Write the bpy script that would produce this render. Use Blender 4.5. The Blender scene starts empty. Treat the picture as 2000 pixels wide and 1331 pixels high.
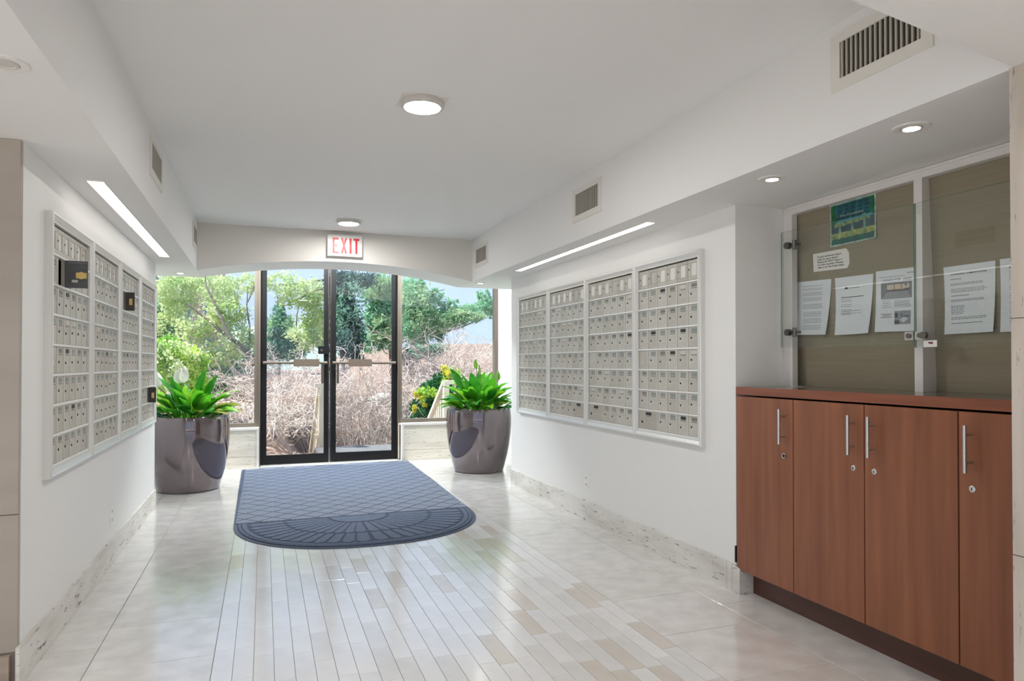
import bpy, bmesh, math, random
import numpy as np
from mathutils import Vector, Matrix

# ------------------------------------------------------------------ camera, world, sun, exposure
sc = bpy.context.scene
COL = sc.collection
F_PX, VPX, HOR, CAM_H, PITCH_PX = 1340.0, 515.0, 711.0, 1.2, 14.0
PIT = math.atan(PITCH_PX / F_PX)
YAW = math.atan((1000 - VPX) / F_PX * math.cos(PIT))
cd = bpy.data.cameras.new('camera')
cd.sensor_width = 36.0
cd.lens = F_PX / 2000 * 36.0
cd.shift_y = (HOR - PITCH_PX - 665.5) / 2000
cd.clip_start, cd.clip_end = 0.05, 600
cam = bpy.data.objects.new('camera', cd)
COL.objects.link(cam)
cam.location = (0, 0, CAM_H)
cam.rotation_euler = (math.pi / 2 + PIT, 0, -YAW)
sc.camera = cam

sc.view_settings.view_transform = 'Standard'
sc.view_settings.look = 'None'
sc.view_settings.exposure = 0.0
sc.view_settings.gamma = 1.0
sc.view_settings.use_curve_mapping = False
sc.cycles.use_denoising = True
sc.cycles.max_bounces = 10
sc.cycles.diffuse_bounces = 6
sc.cycles.glossy_bounces = 4
sc.cycles.transparent_max_bounces = 24
sc.cycles.caustics_reflective = False
sc.cycles.caustics_refractive = False
sc.cycles.sample_clamp_indirect = 6.0

world = bpy.data.worlds.new('sky')
sc.world = world
world.use_nodes = True
wn = world.node_tree
bgn = wn.nodes['Background']
tc = wn.nodes.new('ShaderNodeTexCoord')
sx = wn.nodes.new('ShaderNodeSeparateXYZ')
rp = wn.nodes.new('ShaderNodeValToRGB')
wn.links.new(tc.outputs['Generated'], sx.inputs[0])
wn.links.new(sx.outputs['Z'], rp.inputs[0])
rp.color_ramp.elements[0].position = 0.0
rp.color_ramp.elements[0].color = (0.60, 0.74, 0.94, 1)
rp.color_ramp.elements[1].position = 0.55
rp.color_ramp.elements[1].color = (0.42, 0.60, 1.0, 1)
wn.links.new(rp.outputs[0], bgn.inputs[0])
bgn.inputs[1].default_value = 1.25

sun_d = bpy.data.lights.new('sun', 'SUN')
sun_d.energy = 11.0
sun_d.angle = 0.009
sun_d.color = (1.0, 0.95, 0.86)
sun = bpy.data.objects.new('sun', sun_d)
COL.objects.link(sun)
sun.location = (-14, 14, 20)
SUN_TO = Vector((-0.75, 0.32, 1.15)).normalized()      # towards the sun
sun.rotation_euler = SUN_TO.to_track_quat('Z', 'Y').to_euler()

DISC_E, STRIP_E, SPOT_E, LOBBY_FILL_E = 185.0, 3.6, 85.0, 280.0
VEST_FILL_E = 380.0

# ------------------------------------------------------------------ helpers
rnd = random.Random(7)
CF = Vector((math.sin(YAW) * math.cos(PIT), math.cos(YAW) * math.cos(PIT), math.sin(PIT)))
CR = Vector((math.cos(YAW), -math.sin(YAW), 0))
CU = CR.cross(CF)


def at(u, v, y):
    """point of the place seen at photo pixel (u, v), y metres down the corridor"""
    d = CF + CR * (u - 1000) / F_PX - CU * (v - (HOR - PITCH_PX)) / F_PX
    return Vector((0, 0, CAM_H)) + d * (y / d.y)


def srgb(r, g, b):
    f = lambda c: (c / 255 / 12.92) if c / 255 <= 0.04045 else ((c / 255 + 0.055) / 1.055) ** 2.4
    return (f(r), f(g), f(b), 1.0)


def mat(name, col, rough=0.6, metal=0.0, spec=0.5, col2=None, scale=8.0, stretch=(1, 1, 1), bump=0.0, bscale=None,
        emit=0.0, detail=4.0, lo=0.35, hi=0.65, coat=0.0):
    m = bpy.data.materials.new(name)
    m.use_nodes = True
    nt = m.node_tree
    b = nt.nodes['Principled BSDF']
    b.inputs['Base Color'].default_value = col
    b.inputs['Roughness'].default_value = rough
    b.inputs['Metallic'].default_value = metal
    b.inputs['Specular IOR Level'].default_value = spec
    b.inputs['Coat Weight'].default_value = coat
    if coat:
        b.inputs['Coat Roughness'].default_value = 0.12 if rough > 0.2 else 0.04
    if emit:
        b.inputs['Emission Color'].default_value = col
        b.inputs['Emission Strength'].default_value = emit
    if col2 is not None or bump:
        t = nt.nodes.new('ShaderNodeTexCoord')
        mp = nt.nodes.new('ShaderNodeMapping')
        mp.inputs['Scale'].default_value = stretch
        nt.links.new(t.outputs['Object'], mp.inputs[0])
    if col2 is not None:
        n = nt.nodes.new('ShaderNodeTexNoise')
        n.inputs['Scale'].default_value = scale
        n.inputs['Detail'].default_value = detail
        r = nt.nodes.new('ShaderNodeValToRGB')
        r.color_ramp.elements[0].position = lo
        r.color_ramp.elements[1].position = hi
        r.color_ramp.elements[0].color = col
        r.color_ramp.elements[1].color = col2
        nt.links.new(mp.outputs[0], n.inputs[0])
        nt.links.new(n.outputs[0], r.inputs[0])
        nt.links.new(r.outputs[0], b.inputs['Base Color'])
    if bump:
        n2 = nt.nodes.new('ShaderNodeTexNoise')
        n2.inputs['Scale'].default_value = bscale or scale
        n2.inputs['Detail'].default_value = 3
        bp = nt.nodes.new('ShaderNodeBump')
        bp.inputs['Strength'].default_value = bump
        bp.inputs['Distance'].default_value = 0.01
        nt.links.new(mp.outputs[0], n2.inputs[0])
        nt.links.new(n2.outputs[0], bp.inputs['Height'])
        nt.links.new(bp.outputs[0], b.inputs['Normal'])
    return m


def travertine(name, base, dark, pit, stretch, pits=True):
    """stone with bands and small dark pits"""
    m = mat(name, base, rough=0.5, col2=dark, scale=3.0, stretch=stretch, detail=8, lo=0.42, hi=0.8)
    if pits:
        nt = m.node_tree
        b = nt.nodes['Principled BSDF']
        src = b.inputs['Base Color'].links[0].from_socket
        mp = [n for n in nt.nodes if n.type == 'MAPPING'][0]
        n = nt.nodes.new('ShaderNodeTexNoise')
        n.inputs['Scale'].default_value = 14
        n.inputs['Detail'].default_value = 5
        n.inputs['Roughness'].default_value = 0.65
        r = nt.nodes.new('ShaderNodeValToRGB')
        r.color_ramp.elements[0].position = 0.60
        r.color_ramp.elements[1].position = 0.66
        mx = nt.nodes.new('ShaderNodeMix')
        mx.data_type = 'RGBA'
        nt.links.new(mp.outputs[0], n.inputs[0])
        nt.links.new(n.outputs[0], r.inputs[0])
        nt.links.new(r.outputs[0], mx.inputs[0])
        nt.links.new(src, mx.inputs[6])
        mx.inputs[7].default_value = pit
        nt.links.new(mx.outputs[2], b.inputs['Base Color'])
    return m


def glass_mat(name, tint=(0.96, 0.98, 0.97, 1), ior=1.45):
    m = bpy.data.materials.new(name)
    m.use_nodes = True
    nt = m.node_tree
    nt.nodes.clear()
    o = nt.nodes.new('ShaderNodeOutputMaterial')
    mx = nt.nodes.new('ShaderNodeMixShader')
    t = nt.nodes.new('ShaderNodeBsdfTransparent')
    g = nt.nodes.new('ShaderNodeBsdfGlossy')
    lw = nt.nodes.new('ShaderNodeLayerWeight')
    lw.inputs[0].default_value = 0.5
    pw = nt.nodes.new('ShaderNodeMath')
    pw.operation = 'POWER'
    pw.inputs[1].default_value = 4.5
    ma = nt.nodes.new('ShaderNodeMath')
    ma.operation = 'MULTIPLY_ADD'
    f0 = ((ior - 1) / (ior + 1)) ** 2
    ma.inputs[1].default_value = 1 - f0
    ma.inputs[2].default_value = f0
    nt.links.new(lw.outputs['Facing'], pw.inputs[0])
    nt.links.new(pw.outputs[0], ma.inputs[0])
    t.inputs[0].default_value = tint
    g.inputs['Roughness'].default_value = 0.0
    nt.links.new(ma.outputs[0], mx.inputs[0])
    nt.links.new(t.outputs[0], mx.inputs[1])
    nt.links.new(g.outputs[0], mx.inputs[2])
    nt.links.new(mx.outputs[0], o.inputs[0])
    return m


def leaf_mat(name, c1, c2, trans=0.45, rough=0.5, scale=4.0):
    m = bpy.data.materials.new(name)
    m.use_nodes = True
    nt = m.node_tree
    nt.nodes.clear()
    o = nt.nodes.new('ShaderNodeOutputMaterial')
    mx = nt.nodes.new('ShaderNodeMixShader')
    mx.inputs[0].default_value = trans
    b = nt.nodes.new('ShaderNodeBsdfPrincipled')
    b.inputs['Roughness'].default_value = rough
    b.inputs['Specular IOR Level'].default_value = 0.3
    tr = nt.nodes.new('ShaderNodeBsdfTranslucent')
    t = nt.nodes.new('ShaderNodeTexCoord')
    n = nt.nodes.new('ShaderNodeTexNoise')
    n.inputs['Scale'].default_value = scale
    n.inputs['Detail'].default_value = 3
    r = nt.nodes.new('ShaderNodeValToRGB')
    r.color_ramp.elements[0].position = 0.35
    r.color_ramp.elements[1].position = 0.65
    r.color_ramp.elements[0].color = c1
    r.color_ramp.elements[1].color = c2
    nt.links.new(t.outputs['Object'], n.inputs[0])
    nt.links.new(n.outputs[0], r.inputs[0])
    nt.links.new(r.outputs[0], b.inputs['Base Color'])
    nt.links.new(r.outputs[0], tr.inputs['Color'])
    nt.links.new(b.outputs[0], mx.inputs[1])
    nt.links.new(tr.outputs[0], mx.inputs[2])
    nt.links.new(mx.outputs[0], o.inputs[0])
    return m


class MB:
    """collects shapes for one mesh"""

    def __init__(self):
        self.v, self.f, self.smooth = [], [], False

    def add(self, vs, fs):
        o = len(self.v)
        self.v += [tuple(p) for p in vs]
        self.f += [tuple(i + o for i in f) for f in fs]
        return self

    def box(self, x0, x1, y0, y1, z0, z1):
        return self.add([(x0, y0, z0), (x1, y0, z0), (x1, y1, z0), (x0, y1, z0), (x0, y0, z1), (x1, y0, z1), (x1, y1, z1), (x0, y1, z1)],
                        [(0, 3, 2, 1), (4, 5, 6, 7), (0, 1, 5, 4), (1, 2, 6, 5), (2, 3, 7, 6), (3, 0, 4, 7)])

    def cbox(self, x0, x1, y0, y1, z0, z1, c):
        """box whose -y face has chamfered edges"""
        v = []
        for (a, y) in ((0, y1), (0, y0 + c), (c, y0)):
            v += [(x0 + a, y, z0 + a), (x1 - a, y, z0 + a), (x1 - a, y, z1 - a), (x0 + a, y, z1 - a)]
        f = [(0, 1, 2, 3), (11, 10, 9, 8)]
        for k in (0, 4):
            for i in range(4):
                j = (i + 1) % 4
                f.append((k + i, k + 4 + i, k + 4 + j, k + j))
        return self.add(v, f)

    def prism(self, poly, h0, h1, axis='z'):
        n = len(poly)
        P = {'z': lambda a, b, h: (a, b, h), 'y': lambda a, b, h: (a, h, b), 'x': lambda a, b, h: (h, a, b)}[axis]
        v = [P(a, b, h0) for a, b in poly] + [P(a, b, h1) for a, b in poly]
        f = [tuple(range(n))[::-1], tuple(range(n, 2 * n))]
        f += [(i, (i + 1) % n, n + (i + 1) % n, n + i) for i in range(n)]
        return self.add(v, f)

    def tube(self, pts, rad, n=6, cap=True):
        pts = [Vector(p) for p in pts]
        if not isinstance(rad, (list, tuple)):
            rad = [rad] * len(pts)
        v, f = [], []
        for i, p in enumerate(pts):
            d = (pts[min(i + 1, len(pts) - 1)] - pts[max(i - 1, 0)])
            if d.length < 1e-9:
                d = Vector((0, 0, 1))
            d.normalize()
            a = d.cross(Vector((0, 0, 1)))
            if a.length < 1e-3:
                a = d.cross(Vector((0, 1, 0)))
            a.normalize()
            b = d.cross(a)
            for k in range(n):
                t = 2 * math.pi * k / n
                v.append(p + (a * math.cos(t) + b * math.sin(t)) * rad[i])
        for i in range(len(pts) - 1):
            for k in range(n):
                k2 = (k + 1) % n
                f.append((i * n + k, i * n + k2, (i + 1) * n + k2, (i + 1) * n + k))
        if cap:
            f.append(tuple(range(n)))
            e = (len(pts) - 1) * n
            f.append(tuple(range(e, e + n))[::-1])
        return self.add(v, f)

    def lathe(self, prof, n=48, cx=0, cy=0, closed=False):
        v, f = [], []
        m = len(prof)
        for r, z in prof:
            for k in range(n):
                t = 2 * math.pi * k / n
                v.append((cx + r * math.cos(t), cy + r * math.sin(t), z))
        for i in range(m if closed else m - 1):
            i2 = (i + 1) % m
            for k in range(n):
                k2 = (k + 1) % n
                f.append((i * n + k, i * n + k2, i2 * n + k2, i2 * n + k))
        return self.add(v, f)

    def mesh(self, name, m=None, smooth=False):
        me = bpy.data.meshes.new(name)
        me.from_pydata(self.v, [], self.f)
        if m:
            me.materials.append(m)
        bm = bmesh.new()
        bm.from_mesh(me)
        bmesh.ops.recalc_face_normals(bm, faces=bm.faces)
        bm.to_mesh(me)
        bm.free()
        if smooth:
            me.shade_smooth()
            if hasattr(me, 'set_sharp_from_angle'):
                me.set_sharp_from_angle(angle=0.7)
        return me

    def build(self, name, m, parent=None, smooth=False, loc=(0, 0, 0), rotz=0.0):
        return link(name, self.mesh(name, m, smooth), parent, loc, rotz)


def link(name, data, parent=None, loc=(0, 0, 0), rotz=0.0):
    o = bpy.data.objects.new(name, data)
    COL.objects.link(o)
    o.parent = parent
    o.location = loc
    if rotz:
        o.rotation_euler = (0, 0, rotz)
    return o


def tag(o, label=None, cat=None, group=None, kind=None):
    if label:
        o['label'] = label
    if cat:
        o['category'] = cat
    if group:
        o['group'] = group
    if kind:
        o['kind'] = kind
    return o


def thing(name, label, cat, loc=(0, 0, 0), rotz=0.0, group=None):
    return tag(link(name, None, None, loc, rotz), label, cat, group)


def struct(name, mb, m, label, cat='wall', parent=None, smooth=False):
    o = mb.build(name, m, parent, smooth)
    return tag(o, label, cat, None, 'structure') if parent is None else o


def text_mesh(s, size=1.0, bold=0.0):
    """flat mesh of a line of lettering, height about size"""
    c = bpy.data.curves.new('lettering', 'FONT')
    c.body = s
    c.size = size
    c.offset = bold
    c.resolution_u = 2
    o = bpy.data.objects.new('lettering', c)
    COL.objects.link(o)
    dg = bpy.context.evaluated_depsgraph_get()
    dg.update()
    me = bpy.data.meshes.new_from_object(o.evaluated_get(dg))
    v = [tuple(p.co) for p in me.vertices]
    f = [tuple(p.vertices) for p in me.polygons]
    bpy.data.objects.remove(o)
    bpy.data.curves.remove(c)
    bpy.data.meshes.remove(me)
    return v, f


# ------------------------------------------------------------------ materials
M = {}
M['paint'] = mat('white_wall_paint', (0.83, 0.82, 0.80, 1), 0.55, bump=0.03, bscale=60)
M['ceil'] = mat('white_ceiling_paint', (0.83, 0.82, 0.805, 1), 0.7, bump=0.03, bscale=60)
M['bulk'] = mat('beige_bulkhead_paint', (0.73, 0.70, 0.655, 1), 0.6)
M['trav'] = travertine('travertine_base', srgb(226, 223, 217), srgb(196, 190, 182), srgb(96, 90, 84), (0.8, 0.8, 4))
M['trav_low'] = travertine('travertine_low_wall', srgb(222, 215, 204), srgb(196, 188, 174), srgb(150, 140, 126), (0.7, 0.7, 6))
M['trav_pillar'] = travertine('travertine_pillar', srgb(205, 194, 182), srgb(180, 169, 155), srgb(140, 126, 112), (5, 5, 0.7))
M['trav_end_shaded'] = travertine('travertine_end_wall_shaded', srgb(172, 162, 150), srgb(160, 150, 138), srgb(140, 130, 118), (0.5, 0.5, 2), False)  # stone colour darkened to carry the shade on this lobby-facing end
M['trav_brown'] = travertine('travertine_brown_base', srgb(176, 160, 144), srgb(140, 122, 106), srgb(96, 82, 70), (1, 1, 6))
M['grout'] = mat('floor_grout', srgb(140, 138, 135), 0.8)
for i, (a, b2) in enumerate([((238, 238, 239), (229, 229, 230)), ((231, 231, 230), (220, 219, 217)), ((222, 215, 206), (211, 203, 193)), ((238, 238, 238), (230, 230, 229))]):
    M['strip%d' % i] = mat('marble_strip_%d' % i, srgb(*a), 0.22, spec=0.7, col2=srgb(*b2), scale=6, detail=6, coat=0.75)
for i, (a, b2) in enumerate([((233, 231, 228), (218, 215, 211)), ((229, 227, 223), (214, 211, 206))]):
    M['tile%d' % i] = mat('limestone_tile_%d' % i, srgb(*a), 0.22, spec=0.7, col2=srgb(*b2), scale=9, detail=10, coat=0.75)
M['black'] = mat('black_door_frame', srgb(20, 19, 20), 0.45, spec=0.3)
M['bronze'] = mat('bronze_frame', srgb(118, 108, 96), 0.4, metal=0.3)
M['bar'] = mat('bronze_push_bar', srgb(112, 99, 86), 0.4, metal=0.2)
M['glass'] = glass_mat('clear_glass')
M['caseglass'] = glass_mat('case_glass', (0.962, 0.975, 0.968, 1), 1.5)
M['glassedge'] = mat('green_glass_edge', srgb(120, 160, 150), 0.2)
M['chrome'] = mat('brushed_steel', srgb(205, 203, 200), 0.28, metal=1.0)
M['darksteel'] = mat('dark_steel', srgb(120, 116, 110), 0.3, metal=1.0)
M['plate'] = mat('white_plastic', srgb(238, 236, 232), 0.4)
M['slot'] = mat('dark_slot', srgb(30, 30, 30), 0.7)
M['frame_al'] = mat('mailbox_frame_aluminium', srgb(226, 225, 221), 0.34, metal=0.35)
M['rail_al'] = mat('mailbox_rail_aluminium', srgb(240, 239, 236), 0.32, metal=0.25)
M['divider'] = mat('mailbox_divider_aluminium', srgb(222, 218, 208), 0.36, metal=0.25)
for i, (a, b2) in enumerate([((206, 202, 193), (194, 190, 181)), ((198, 193, 183), (186, 181, 171)), ((190, 183, 172), (178, 171, 160))]):
    M['mdoor%d' % i] = mat('mailbox_door_metal_%d' % i, srgb(*a), 0.42, metal=0.2, col2=srgb(*b2), scale=6, stretch=(1, 1, 6))
M['housing'] = mat('mailbox_housing_dark', srgb(62, 58, 54), 0.7)
M['dooinner'] = mat('mailbox_door_inside', srgb(92, 92, 94), 0.5, metal=0.3)
M['brass'] = mat('brass_lock', srgb(196, 166, 104), 0.35, metal=0.8)
M['card0'] = mat('grey_green_card', srgb(142, 150, 146), 0.5)
M['card1'] = mat('pale_card', srgb(206, 204, 196), 0.5)
M['card2'] = mat('black_card', srgb(34, 33, 33), 0.5)
M['card3'] = mat('grey_card', srgb(128, 124, 116), 0.5)
M['dircard'] = mat('directory_paper', srgb(226, 226, 220), 0.35)
M['dircard2'] = mat('directory_paper_grey', srgb(186, 186, 178), 0.35)
M['wood'] = mat('reddish_wood_veneer', srgb(150, 93, 63), 0.34, col2=srgb(124, 73, 48), scale=3.0, stretch=(7, 7, 0.45), detail=8, lo=0.3, hi=0.7)
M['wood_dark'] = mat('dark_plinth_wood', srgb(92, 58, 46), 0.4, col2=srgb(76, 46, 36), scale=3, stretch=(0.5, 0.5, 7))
M['wood_edge'] = mat('counter_edge_wood', srgb(146, 86, 60), 0.32, col2=srgb(122, 70, 50), scale=3, stretch=(0.6, 0.6, 8))
M['counter'] = mat('dark_counter_laminate', srgb(96, 88, 78), 0.14)
M['board'] = mat('olive_grey_linen_board', srgb(148, 138, 117), 0.8, col2=srgb(142, 132, 111), scale=10, stretch=(1, 0.3, 14))
M['white_frame'] = mat('white_case_frame', srgb(226, 222, 218), 0.5)
M['paper'] = mat('white_paper', srgb(226, 230, 234), 0.7)
M['paper_cream'] = mat('note_paper', srgb(232, 227, 222), 0.7)
M['ink'] = mat('grey_ink', srgb(104, 106, 110), 0.8)
M['ink_dark'] = mat('dark_ink', srgb(40, 40, 44), 0.8)
M['ink_red'] = mat('red_ink', srgb(150, 60, 60), 0.8)
M['pot'] = mat('glossy_plum_grey_planter', srgb(118, 107, 110), 0.05, metal=0.62, spec=0.6, coat=0.5)
M['soil'] = mat('dark_potting_soil', srgb(46, 38, 32), 0.95, col2=srgb(70, 58, 48), scale=40, bump=0.6, bscale=60)
M['spathe'] = leaf_mat('white_spathe', srgb(236, 234, 226), srgb(224, 222, 212), 0.3)
M['spathe_green'] = leaf_mat('green_spathe', srgb(150, 190, 84), srgb(120, 170, 60), 0.3)
M['stem'] = leaf_mat('green_stem', srgb(96, 132, 60), srgb(80, 116, 50), 0.1)
M['white_emit'] = mat('lamp_diffuser', (1, 0.985, 0.96, 1), 0.5, emit=DISC_E)
M['strip_emit'] = mat('strip_diffuser', (1, 0.955, 0.92, 1), 0.5, emit=STRIP_E)
M['spot_emit'] = mat('spot_bulb', (1, 0.93, 0.84, 1), 0.5, emit=SPOT_E)
M['lobby_fill_emit'] = mat('added_lobby_lamp_diffuser', (1, 0.955, 0.905, 1), 0.5, emit=LOBBY_FILL_E)
M['vest_fill_emit'] = mat('added_entrance_lamp_diffuser', (0.90, 0.96, 1, 1), 0.5, emit=VEST_FILL_E)
M['trim'] = mat('white_lamp_trim', srgb(232, 229, 224), 0.4)
M['lampring'] = mat('grey_lamp_ring', srgb(206, 202, 196), 0.4)
M['vent'] = mat('cream_vent_frame', srgb(226, 222, 214), 0.5)
M['ventslat'] = mat('vent_slat', srgb(186, 180, 168), 0.5)
M['dark'] = mat('vent_dark_inside', srgb(58, 54, 48), 0.9)
M['exit_white'] = mat('exit_sign_white', srgb(228, 228, 224), 0.3)
M['exit_red'] = mat('exit_letter_red', srgb(200, 24, 36), 0.35, emit=0.22)

# ------------------------------------------------------------------ room shell
XL, XR = -0.857, 2.336          # corridor walls
BXL, BXR = -0.565, 2.0          # faces of the dropped beams
ZS, ZC = 2.04, 2.465            # soffit and ceiling heights
YB0, YB1 = 6.724, 7.28          # bulkhead
YF = 8.6                        # entrance glazing
VL, VR = -1.62, 2.90            # vestibule side walls
YL0, YL1 = 3.06, 6.435
YR0, YR1 = 2.995, 6.47
MZ0R, MZ1R, MZ0L, MZ1L = 0.730, 1.848, 0.720, 1.838
MYR = [6.235, 5.482, 4.736, 3.998, 3.26]
MYL = [3.325, 4.060, 4.800, 5.535, 6.285]

# left wall with the niche that houses the mailboxes
mb = MB()
nd = 0.34
mb.box(-3.2, XL - nd, YL0, YL1, 0, 2.75)
mb.box(XL - nd, XL, YL0, MYL[0] + .03, 0, 2.75).box(XL - nd, XL, MYL[4] - .03, YL1, 0, 2.75)
mb.box(XL - nd, XL, MYL[0] + .03, MYL[4] - .03, 0, MZ0L + .03).box(XL - nd, XL, MYL[0] + .03, MYL[4] - .03, MZ1L - .03, 2.75)
wall_left = struct('wall_left', mb, M['paint'], 'white painted left corridor wall holding the mailboxes')
mb = MB()
mb.box(XR + nd, 3.6, YR0, YR1, 0, 2.75)
mb.box(XR, XR + nd, YR0, MYR[4] + .03, 0, 2.75).box(XR, XR + nd, MYR[0] - .03, YR1, 0, 2.75)
mb.box(XR, XR + nd, MYR[4] + .03, MYR[0] - .03, 0, MZ0R + .03).box(XR, XR + nd, MYR[4] + .03, MYR[0] - .03, MZ1R - .03, 2.75)
wall_right = struct('wall_right', mb, M['paint'], 'white painted right corridor wall holding the mailboxes')
struct('wall_alcove', MB().box(2.84, 3.6, 1.345, YR0, 0, 2.75), M['paint'], 'wall at the back of the cabinet alcove')
struct('wall_vestibule_left', MB().box(-3.2, VL, YL1, YF + .15, 0, 3.2), M['paint'], 'white side wall of the entrance left of the planter')
struct('wall_vestibule_right', MB().box(VR, 3.6, YR1, YF + .15, 0, 3.2), M['paint'], 'white side wall of the entrance right of the window')
# travertine on the near end of the left wall
end = struct('wall_end_left', MB().box(-3.2, XL - .006, YL0 - .012, YL0 - .002, 0, ZS), M['trav_end_shaded'], 'beige stone wall end at the left edge')
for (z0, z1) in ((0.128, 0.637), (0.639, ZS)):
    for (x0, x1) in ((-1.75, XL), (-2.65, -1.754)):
        MB().cbox(x0, x1, YL0 - .026, YL0 - .012, z0, z1, .002).build('stone_panel', M['trav_end_shaded'], end)
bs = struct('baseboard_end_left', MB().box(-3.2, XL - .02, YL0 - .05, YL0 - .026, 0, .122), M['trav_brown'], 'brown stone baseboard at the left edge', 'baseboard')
# pillar on the right
pil = struct('pillar', MB().box(1.998, 3.6, 0.62, 1.337, 0, ZS), M['trav_pillar'], 'travertine pillar at the right edge of the cabinets', 'pillar')
for (z0, z1) in ((0, 0.66), (0.663, 1.327), (1.330, ZS)):
    MB().box(1.99, 1.998, 0.612, 1.345, z0, z1).box(1.998, 2.75, 1.337, 1.345, z0, z1).build('stone_panel', M['trav_pillar'], pil)

# ceiling, beams, bulkhead
struct('ceiling', MB().box(BXL, BXR, 0.7, YB0, ZC, 2.75), M['ceil'], 'white ceiling of the corridor', 'ceiling')
struct('ceiling_soffit_left', MB().box(-3.2, BXL, 0.8, YB1, ZS, 2.75), M['ceil'], 'dropped white beam along the left wall', 'beam')
struct('ceiling_soffit_right', MB().box(BXR, 3.6, 0.62, YB1, ZS, 2.75), M['ceil'], 'dropped white beam along the right wall', 'beam')
struct('ceiling_beam_lobby', MB().prism([(-3.2, 0.45), (2.0, 0.62), (2.0, 1.337), (1.258, 1.212), (-0.565, 0.80), (-3.2, 0.80)], ZS, 2.75), M['ceil'],
       'dropped white beam across the near end of the corridor', 'beam')
arc = []
N = 28
hc = (BXR - BXL) / 2
xc = (BXR + BXL) / 2
Rr = (hc * hc + 0.135 ** 2) / (2 * 0.135)
for i in range(N + 1):
    x = BXL + (BXR - BXL) * i / N
    arc.append((x, ZS + 0.135 - Rr + math.sqrt(Rr * Rr - (x - xc) ** 2)))
mb = MB()
for i in range(N):
    (x0, z0), (x1, z1) = arc[i], arc[i + 1]
    mb.add([(x0, YB0, z0), (x1, YB0, z1), (x1, YB1, z1), (x0, YB1, z0), (x0, YB0, 2.75), (x1, YB0, 2.75), (x1, YB1, 2.75), (x0, YB1, 2.75)],
           [(0, 3, 2, 1), (4, 5, 6, 7), (0, 1, 5, 4), (2, 3, 7, 6)])
arch = struct('ceiling_arch_bulkhead', mb, M['ceil'], 'arched bulkhead in front of the entrance doors', 'bulkhead')
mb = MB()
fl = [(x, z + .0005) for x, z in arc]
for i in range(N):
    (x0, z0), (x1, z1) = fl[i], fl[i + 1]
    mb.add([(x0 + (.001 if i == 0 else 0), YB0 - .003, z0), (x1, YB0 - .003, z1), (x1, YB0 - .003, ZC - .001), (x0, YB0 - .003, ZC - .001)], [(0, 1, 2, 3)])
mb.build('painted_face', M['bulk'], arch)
struct('ceiling_vestibule', MB().box(-3.2, 3.6, YB1, YF + .15, 2.75, 2.95), M['ceil'], 'ceiling of the entrance behind the arch', 'ceiling')
struct('ceiling_eave_added', MB().box(-3.2, 4.2, YF + .15, YF + 0.36, 2.72, 2.95), M['ceil'], 'unseen eave added over the entrance to hold back the sun', 'eave')  # unseen eave, added so only a sliver of sun gets in

# lobby behind the camera
struct('ceiling_lobby', MB().box(-6.2, 4.2, -6.2, 0.62, 2.62, 2.80), M['ceil'], 'ceiling of the lobby', 'ceiling')
struct('ceiling_lobby_side', MB().box(-6.2, -3.2, 0.62, 3.3, 2.62, 2.80), M['ceil'], 'ceiling of the side lobby', 'ceiling')
struct('wall_lobby_right', MB().box(3.6, 3.75, -6.2, 1.0, 0, 2.75), M['paint'], 'right wall of the lobby')
struct('wall_lobby_end', MB().box(-6.2, -3.2, 3.06, 3.3, 0, 2.75), M['paint'], 'end wall of the side lobby')
mb = MB().box(-6.2, 3.75, -6.2, -6.05, 0, 0.15).box(-6.2, 3.75, -6.2, -6.05, 2.45, 2.75)  # unglazed window wall, added so sky light enters from behind
for x in (-6.2, -4.2, -2.2, -.2, 1.8, 3.6):
    mb.box(x, x + .12, -6.2, -6.05, .15, 2.45)
wb = struct('added_window_4', mb, M['bronze'], 'wide open lobby window wall, added to let sky light in', 'window')
mb = MB().box(-6.2, -6.05, -6.05, 3.06, 0, 0.15).box(-6.2, -6.05, -6.05, 3.06, 2.45, 2.75)  # second unglazed window wall, added for sky light from the side
for y in (-6.05, -4, -2, 0, 2, 2.95):
    mb.box(-6.2, -6.05, y, y + .12, .15, 2.45)
wb = struct('added_window_5', mb, M['bronze'], 'wide open side lobby window wall, added to let sky light in', 'window')

# ------------------------------------------------------------------ floor
floor = struct('floor', MB().box(-6.2, 3.7, -6.2, YF + .15, -0.12, -0.0025), M['grout'], 'pale stone floor of strips and square tiles', 'floor')
SW, SL, SX0, NCOL = 0.0768, 0.305, -0.187, 24
SX1 = SX0 + SW * NCOL
g = 0.0009
strip_mesh = [MB().cbox(0, 1, 0, 1, 0, 1, 0.0) for _ in range(1)]
def slab(mb, x0, x1, y0, y1, c=0.0008):
    v = []
    for (a, z) in ((0, -.010), (0, -c), (c, 0)):
        v += [(x0 + a, y0 + a, z), (x1 - a, y0 + a, z), (x1 - a, y1 - a, z), (x0 + a, y1 - a, z)]
    f = [(8, 9, 10, 11)]
    for k in (0, 4):
        for i in range(4):
            j = (i + 1) % 4
            f.append((k + i, k + j, k + 4 + j, k + 4 + i))
    return mb.add(v, f)
smesh = [slab(MB(), g, SW - g, g, SL - g).mesh('floor_strip', M['strip%d' % i]) for i in range(4)]
tr = random.Random(3)
rest = MB()
cnt = 0
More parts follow.
